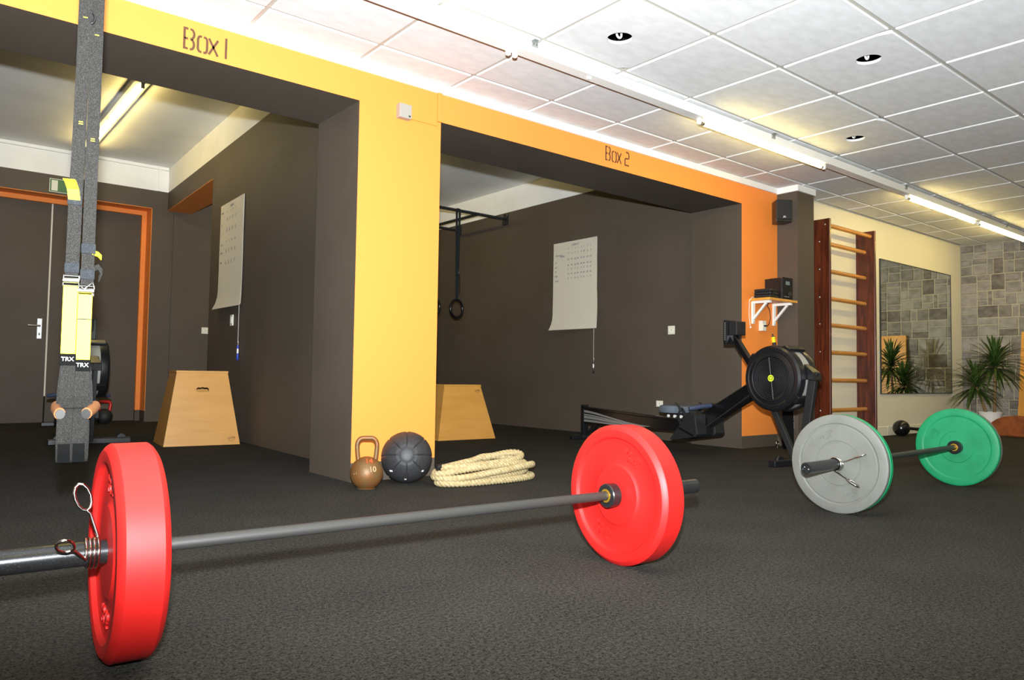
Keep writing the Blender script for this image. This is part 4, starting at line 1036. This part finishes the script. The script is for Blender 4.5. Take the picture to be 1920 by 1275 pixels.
# ================================================================== FLIP CHARTS AND SMALL WALL FITTINGS
def flip_chart(label, org, along, rows, mirror_curl, pen_label, pen_m, head):
    """org: top corner on the left as seen; along: unit vector to the viewer's right along the wall"""
    ex = Vector(along).normalized(); n = ex.cross(Vector((0, 0, 1)))          # n: out of the wall towards the room
    A = Matrix.Identity(3)
    for i in range(3): A[i][0], A[i][1], A[i][2] = ex[i], -n[i], (0, 0, 1)[i]
    t = thing('flip_chart', label, 'flip chart', org, A, 'flip charts')
    W, H = 0.69, 1.0
    for k in range(5):                                  # a few sheets, curling at the foot
        b = MB(); N = 16; y0 = -0.003-0.0016*k; o = 0; th_ = 0.0007
        for i in range(N+1):
            v = i/N; c_ = max(0, (v-0.82)/0.18)
            for j in range(9):
                u = j/8; curl = -0.045*c_*c_*(1-0.75*u)*(0.55+0.11*k)
                wav = 0.002*math.sin(9*v+3*u+k)*v
                b.v.append((W*u-0.035*c_*c_*(1-u)*(1-0.1*k)+0.006*k*v*u+0.003*math.sin(14*v+k)*u, y0+curl-abs(wav)-0.004*k*v*0.3, -H*v*(0.985+0.0035*k)))
        nn = len(b.v); b.v += [(p[0], p[1]-th_, p[2]) for p in b.v]
        for i in range(N):
            for j in range(8):
                a = i*9+j; b.f.append((a, a+1, a+10, a+9)); b.f.append((nn+a, nn+a+9, nn+a+10, nn+a+1)); b.mi += [0, 0]
        rim = [i for i in range(9)]+[i*9+8 for i in range(1, N+1)]+[N*9+j for j in range(7, -1, -1)]+[i*9 for i in range(N-1, 0, -1)]
        for q in range(len(rim)): a, c = rim[q], rim[(q+1) % len(rim)]; b.f.append((a, c, nn+c, nn+a)); b.mi.append(0)
        sh = b.build('sheet', PAPER, t, smooth=60)
    for (tx_, u, v, size) in head+rows:
        text('handwriting', tx_, size, 0.0002, frame((W*u, -0.0135-0.004*v, -H*v), (1, 0, 0.02), (0, 0, 1)), INK, sh, shear=0.25)
    for u in (0.08, 0.14, 0.22, 0.72, 0.78, 0.86):
        b = MB(); b.lathe([(1e-6, 0.002), (0.004, 0.001), (0.0045, 0), (1e-6, 0)], 10, (W*u, -0.0125, -0.022-0.004*((u*50) % 2)), (0, -1, 0)); b.build('pin', WHITEP, t)
    # pen on a string, a thing of its own
    p = thing('marker_pen', pen_label, 'pen', Vector(org)+ex*(W*0.955)+n*0.012+Vector((0, 0, -1.49)))
    b = MB(); b.tube((0, 0, 0.158), (0, 0, 0.76), 0.0016, 6); b.tube((0, 0, 0.125), (0.003, -0.004, 0.17), 0.0014, 6); b.build('string', WHITEP, p)
    b = MB(); b.tube((0, 0, 0.045), (0, 0, 0.135), 0.0075, 14); b.build('barrel', pen_m, p, smooth=50)
    b = MB(); b.tube((0, 0, 0.065), (0, 0, 0.105), 0.0078, 14); b.build('paper_label', WHITEP, p, smooth=50)
    b = MB(); b.sweep([(0, 0, 0.004), (0, 0, 0.010), (0, 0, 0.044)], [0.004, 0.0085, 0.0085], 14); b.build('cap', pen_m, p, smooth=40)
    return t
hd = [('22082013', 0.52, 0.045, 0.030)]
rows = []
cols = [0.36, 0.44, 0.52, 0.58, 0.66, 0.72, 0.80, 0.87]
for v, vals in ((0.085, '2 7 2 7 2 7 2 7'), (0.135, '9 6 2 1 8 30 8 3'), (0.205, '50 50 50 50 50 50 50 50'), (0.270, '40 40 40 40 40 40 40 40'), (0.315, '5 8 5 6 5 12 15 15'), (0.370, '10 10 45 40 50 50 60 40'), (0.42, '0 0 15 15 15 15 5 15')):
    for u, w_ in zip(cols, vals.split()): rows.append((w_, u, v, 0.026))
for w_, u, v in (('Warmup', 0.13, 0.145), ('Reihe', 0.22, 0.160), ('25', 0.06, 0.225), ('A5', 0.06, 0.28), ('S3', 0.06, 0.33), ('Dips', 0.07, 0.38), ('Jump', 0.09, 0.435)): rows.append((w_, u, v, 0.030))
flip_chart('paper flip chart with blue handwriting on the right bay wall', (B2X-0.002, 2.548, 2.130), (0, -1, 0), rows, 1, 'black marker pen on a string under the right bay flip chart', BLACK, hd)
rows1 = []
for v, vals in ((0.085, '2 5 10 6'), (0.15, '10 12 20 15'), (0.165, '12 5 8 6'), (0.25, '15 15 20 17'), (0.27, '10 20 10 10'), (0.37, '12 8 10 20'), (0.45, '15 15 18 12'), (0.47, '10 8 12 10'), (0.56, '15 12 12 15'), (0.58, '10 10 8 4')):
    for u, w_ in zip((0.32, 0.44, 0.56, 0.70), vals.split()): rows1.append((w_, u, v, 0.026))
for w_, u, v in (('Warm', 0.10, 0.08), ('25', 0.08, 0.20), ('S', 0.08, 0.29), ('Lauf', 0.10, 0.385), ('Reihe', 0.11, 0.465), ('Dips', 0.10, 0.555)): rows1.append((w_, u, v, 0.030))
a1 = Vector((B1X(2.65)-B1X(3.35), -0.70, 0)).normalized()
flip_chart('paper flip chart with curled sheets on the left bay wall', (B1X(3.52)-0.003, 3.52, 2.195), a1, rows1, 1, 'blue marker pen on a string under the left bay flip chart', BLUEPEN, hd)

def plate_fitting(name, label, cat, org, ex, w_, h_, d_, kind):
    ex = Vector(ex).normalized(); A = Matrix.Identity(3); n = ex.cross(Vector((0, 0, 1)))
    for i in range(3): A[i][0], A[i][1], A[i][2] = ex[i], -n[i], (0, 0, 1)[i]
    t = thing(name, label, cat, org, A)
    b = MB(); b.box(-w_/2, w_/2, -d_, -0.0004, -h_/2, h_/2); bp_ = b.build('face_plate', IVORY, t, bevel=0.003)
    if kind == 'socket':
        b = MB(); b.lathe([(0.021, -0.001), (0.021, 0.0035), (0.0185, 0.0035), (0.0165, -0.001)], 24, (0, -d_, 0), (0, -1, 0), close=True); b.build('socket_rim', WHITEP, t, smooth=40)
        for q in (-0.0085, 0.0085):
            b = MB(); b.tube((q, -d_+0.0005, 0), (q, -d_-0.0012, 0), 0.0026, 10); b.build('pin_hole', BLACK, t)
    else:
        b = MB(); b.box(-w_*0.28, w_*0.28, -d_-0.005, -d_, -h_*0.3, h_*0.3); b.build('rocker', WHITEP, t, bevel=0.002)
    return t
plate_fitting('wall_socket', 'ivory wall socket on the right bay wall beside the flip chart', 'socket', (B2X, 0.843, 1.072), (0, -1, 0), 0.082, 0.084, 0.009, 'socket')
plate_fitting('wall_socket', 'low ivory wall socket behind the rowing machine seat', 'socket', (B2X, 0.985, 0.352), (0, -1, 0), 0.082, 0.060, 0.009, 'socket')
plate_fitting('wall_socket', 'ivory wall socket seen through the passage by the bay door', 'socket', (-0.292, YK, 1.111), (1, 0, 0), 0.080, 0.080, 0.009, 'socket')
plate_fitting('light_switch', 'small ivory switch under the left bay flip chart', 'switch', (B1X(3.09)-0.0005, 3.09, 1.075), a1, 0.075, 0.10, 0.012, 'switch')
plate_fitting('wall_socket', 'ivory double wall socket under the orange shelf', 'socket', (2.803, 0, 1.087), (1, 0, 0), 0.062, 0.092, 0.040, 'socket')
t = thing('junction_box', 'grey junction box high on the orange pillar', 'junction box', (-0.955, -0.0005, 2.155))
b = MB(); b.box(-0.041, 0.041, -0.042, 0, -0.042, 0.042); b.build('housing', mat('light_grey_plastic', (152, 148, 138), 0.5), t, bevel=0.003)
b = MB(); b.box(0.020, 0.032, -0.0432, -0.0422, -0.033, -0.023); b.build('mark', SHAFT, t)

es = thing('exit_sign', 'green emergency exit sign above the bay door', 'sign', (-1.845, YK-0.0005, 2.648))
b = MB(); b.box(-0.165, 0.165, -0.010, 0, -0.075, 0.075); b.build('sign_panel', EXITG, es)
for x0, x1, z0, z1 in ((-0.165, 0.165, 0.069, 0.075), (-0.165, 0.165, -0.075, -0.069), (-0.165, -0.159, -0.069, 0.069), (0.159, 0.165, -0.069, 0.069)):
    b = MB(); b.box(x0, x1, -0.0115, -0.0101, z0, z1); b.build('border', EXITW, es)
b = MB(); b.box(-0.145, -0.085, -0.0115, -0.0101, -0.058, 0.058); b.build('door_symbol', EXITW, es)
b = MB(); b.prism([(0.06, 0.045), (0.075, 0.045), (0.115, 0.0), (0.075, -0.045), (0.06, -0.045), (0.098, 0.0)], (0, -0.0101, 0), (1, 0, 0), (0, 0, 1), 0.0012); b.build('arrow_symbol', EXITW, es)

# loudspeaker on the corner of the dark pillar
sp = thing('loudspeaker', 'small black loudspeaker mounted at the top of the dark pillar', 'loudspeaker', (2.985, -0.105, 2.035), -0.62)
b = MB(); b.prism([(-0.075, -0.05), (0.075, -0.05), (0.058, 0.085), (-0.058, 0.085)], (0, 0, 0.0), (1, 0, 0), (0, 1, 0), 0.205); b.build('cabinet', BLACK, sp, bevel=0.006)
b = MB(); b.box(-0.073, 0.073, -0.060, -0.0505, 0.026, 0.203); gr = b.build('grille', BLACKM, sp, bevel=0.004)
text('logo', 'JBL', 0.022, 0.0004, frame((0.0, -0.0608, 0.046), (1, 0, 0), (0, 0, 1)), WHITEP, gr, shear=0.2)
b = MB(); b.tube((0.0, 0.08, 0.10), (0.07, 0.125, 0.10), 0.012, 12); b.build('wall_mount', BLACKM, sp)

# shelf with brackets, radio, folder stack, cables
sf = thing('wall_shelf', 'orange wooden shelf on white brackets at the far pillar', 'shelf', (2.845, 0, 1.30))
b = MB(); b.box(-0.225, 0.232, -0.205, -0.0005, 0, 0.022); b.build('board', BOARD, sf, bevel=0.002)
for x in (-0.175, 0.163):
    b = MB(); b.box(x-0.016, x+0.016, -0.018, -0.0005, -0.200, -0.0005); b.box(x-0.016, x+0.016, -0.185, -0.018, -0.022, -0.0005)
    b.bar((x, -0.008, -0.165), (x, -0.145, -0.018), 0.022, 0.018, (0, 0, 1)); br = b.build('bracket', WHITEP, sf, bevel=0.002)
    b = MB(); b.tube((x, -0.018, -0.188), (x, -0.020, -0.188), 0.004, 10); b.build('screw', SHAFT, br)
rd = thing('radio', 'black compact radio with a small display on the shelf', 'radio', (2.925, -0.105, 1.3225))
b = MB(); b.box(-0.085, 0.085, -0.085, 0.085, 0.0, 0.190); b.build('cabinet', BLACK, rd, bevel=0.005)
b = MB(); b.box(-0.083, 0.083, -0.093, -0.0855, 0.002, 0.200); fp = b.build('front_panel', BLACKG, rd, bevel=0.003)
b = MB(); b.box(-0.035, 0.030, -0.0945, -0.0931, 0.130, 0.162); b.build('display', SCREEN, fp)
b = MB(); b.lathe([(1e-6, 0.012), (0.018, 0.011), (0.020, 0), (1e-6, 0)], 24, (0.025, -0.0931, 0.052), (0, -1, 0)); b.build('dial', SHAFT, fp, smooth=40)
for q in range(4):
    b = MB(); b.box(-0.06+q*0.022, -0.046+q*0.022, -0.0945, -0.0931, 0.020, 0.027); b.build('button', ALU, fp)
b = MB(); b.lathe([(1e-6, 0.008), (0.014, 0.006), (0.018, 0.0), (1e-6, 0)], 18, (-0.05, -0.07, 0.1905), (0, 0, 1)); b.build('top_knob', CHROME, rd, smooth=50)
b = MB(); b.box(-0.02, 0.08, -0.08, 0.08, 0.1905, 0.202); b.build('lid', BLACKG, rd, bevel=0.003)
fs_ = thing('disc_wallet', 'black zip wallet lying beside the radio on the shelf', 'wallet', (2.712, -0.115, 1.3225), 0.12)
for k in range(3):
    b = MB(); b.box(-0.088+0.003*k, 0.088-0.004*k, -0.080, 0.075, 0.001+k*0.026, 0.0255+k*0.026); b.build('leaf_block', BLACKM, fs_, bevel=0.008)
b = MB(); b.sweep([(-0.06, -0.081, 0.02), (-0.02, -0.083, 0.07), (0.05, -0.083, 0.085), (0.084, -0.081, 0.02)], 0.0022, 6); b.build('zip_cord', BLACK, fs_)
pc = tag(MB().sweep([(2.800, -0.09, 1.299), (2.815, -0.06, 1.27), (2.87, -0.05, 1.235), (2.885, -0.05, 1.17), (2.865, -0.05, 1.11), (2.835, -0.05, 1.088), (2.806, -0.046, 1.087)], 0.0032, 8).build('power_cable', mat('dark_red_cable', (60, 22, 16), 0.5), None, smooth=60), 'dark power cable running from the shelf to the socket', 'cable')
b = MB(); b.tube((2.79, -0.047, 1.087), (2.822, -0.047, 1.087), 0.008, 10); b.build('plug', BLACK, pc)
wc = tag(MB().sweep([(2.655, -0.04, 1.324), (2.63, -0.03, 1.335), (2.614, -0.012, 1.31), (2.610, -0.008, 1.22), (2.618, -0.008, 1.13), (2.632, -0.008, 1.075)], 0.0024, 8).build('aerial_wire', WHITEP, None, smooth=60), 'thin white wire hanging from the left end of the shelf', 'wire')
b = MB(); b.sphere((2.634, -0.008, 1.066), 0.008, 12, 8); b.build('wire_end', WHITEP, wc, smooth=60)

# gear bag, pole and eye bolt at the foot of the dark pillar
bg = thing('gear_bag', 'slim black gear bag standing behind the rowing machine wheel', 'bag', (2.88, -0.22, 0), 0.55)
b = MB(); b.hexa([(-0.062, -0.05, 0.0), (0.062, -0.05, 0.0), (0.062, 0.05, 0.0), (-0.062, 0.05, 0.0)], [(-0.058, -0.045, 0.42), (0.058, -0.045, 0.42), (0.058, 0.045, 0.42), (-0.058, 0.045, 0.42)]); b.build('bag_body', BLACKF, bg, bevel=0.02)
text('lettering', 'I Alp Tra', 0.040, 0.0005, frame((0.018, -0.0515, 0.25), (0, 0, -1), (1, 0, 0)), WHITEP, bg)
b = MB(); b.ribbon([(-0.03, -0.056, 0.03), (0.01, -0.07, 0.012), (0.06, -0.066, 0.02)], 0.012, 0.003, (0, 0.5, 0.85)); b.build('yellow_strap', YELLOW, bg)
pb = thing('exercise_pole', 'black pole with a yellow sleeve leaning in the pillar corner', 'pole', (3.035, -0.13, 0))
b = MB(); b.tube((0.0, -0.02, 0.0), (-0.045, 0.12, 1.0), 0.0165, 16); b.build('shaft', BLACKM, pb, smooth=50)
b = MB(); b.tube((-0.0425, 0.1123, 0.945), (-0.0447, 0.1193, 0.995), 0.018, 16); b.build('yellow_sleeve', YELLOW, pb, smooth=50)
b = MB(); b.tube((-0.0450, 0.1200, 1.0), (-0.046, 0.1232, 1.025), 0.006, 10); b.build('pole_tip', BLACK, pb, smooth=50)
eb = thing('eye_bolt', 'small shiny eye bolt lying on the carpet by the dark pillar', 'eye bolt', (2.86, -0.13, 0))
b = MB(); b.sweep([(0.018*math.cos(a), 0, 0.040+0.018*math.sin(a)) for a in [2*PI*k/20 for k in range(20)]], 0.0055, 10, closed=True); b.build('eye', CHROME, eb, smooth=60)
b = MB(); b.tube((0, 0, 0.0), (0, 0, 0.022), 0.006, 12); b.build('shank', CHROME, eb, smooth=50)
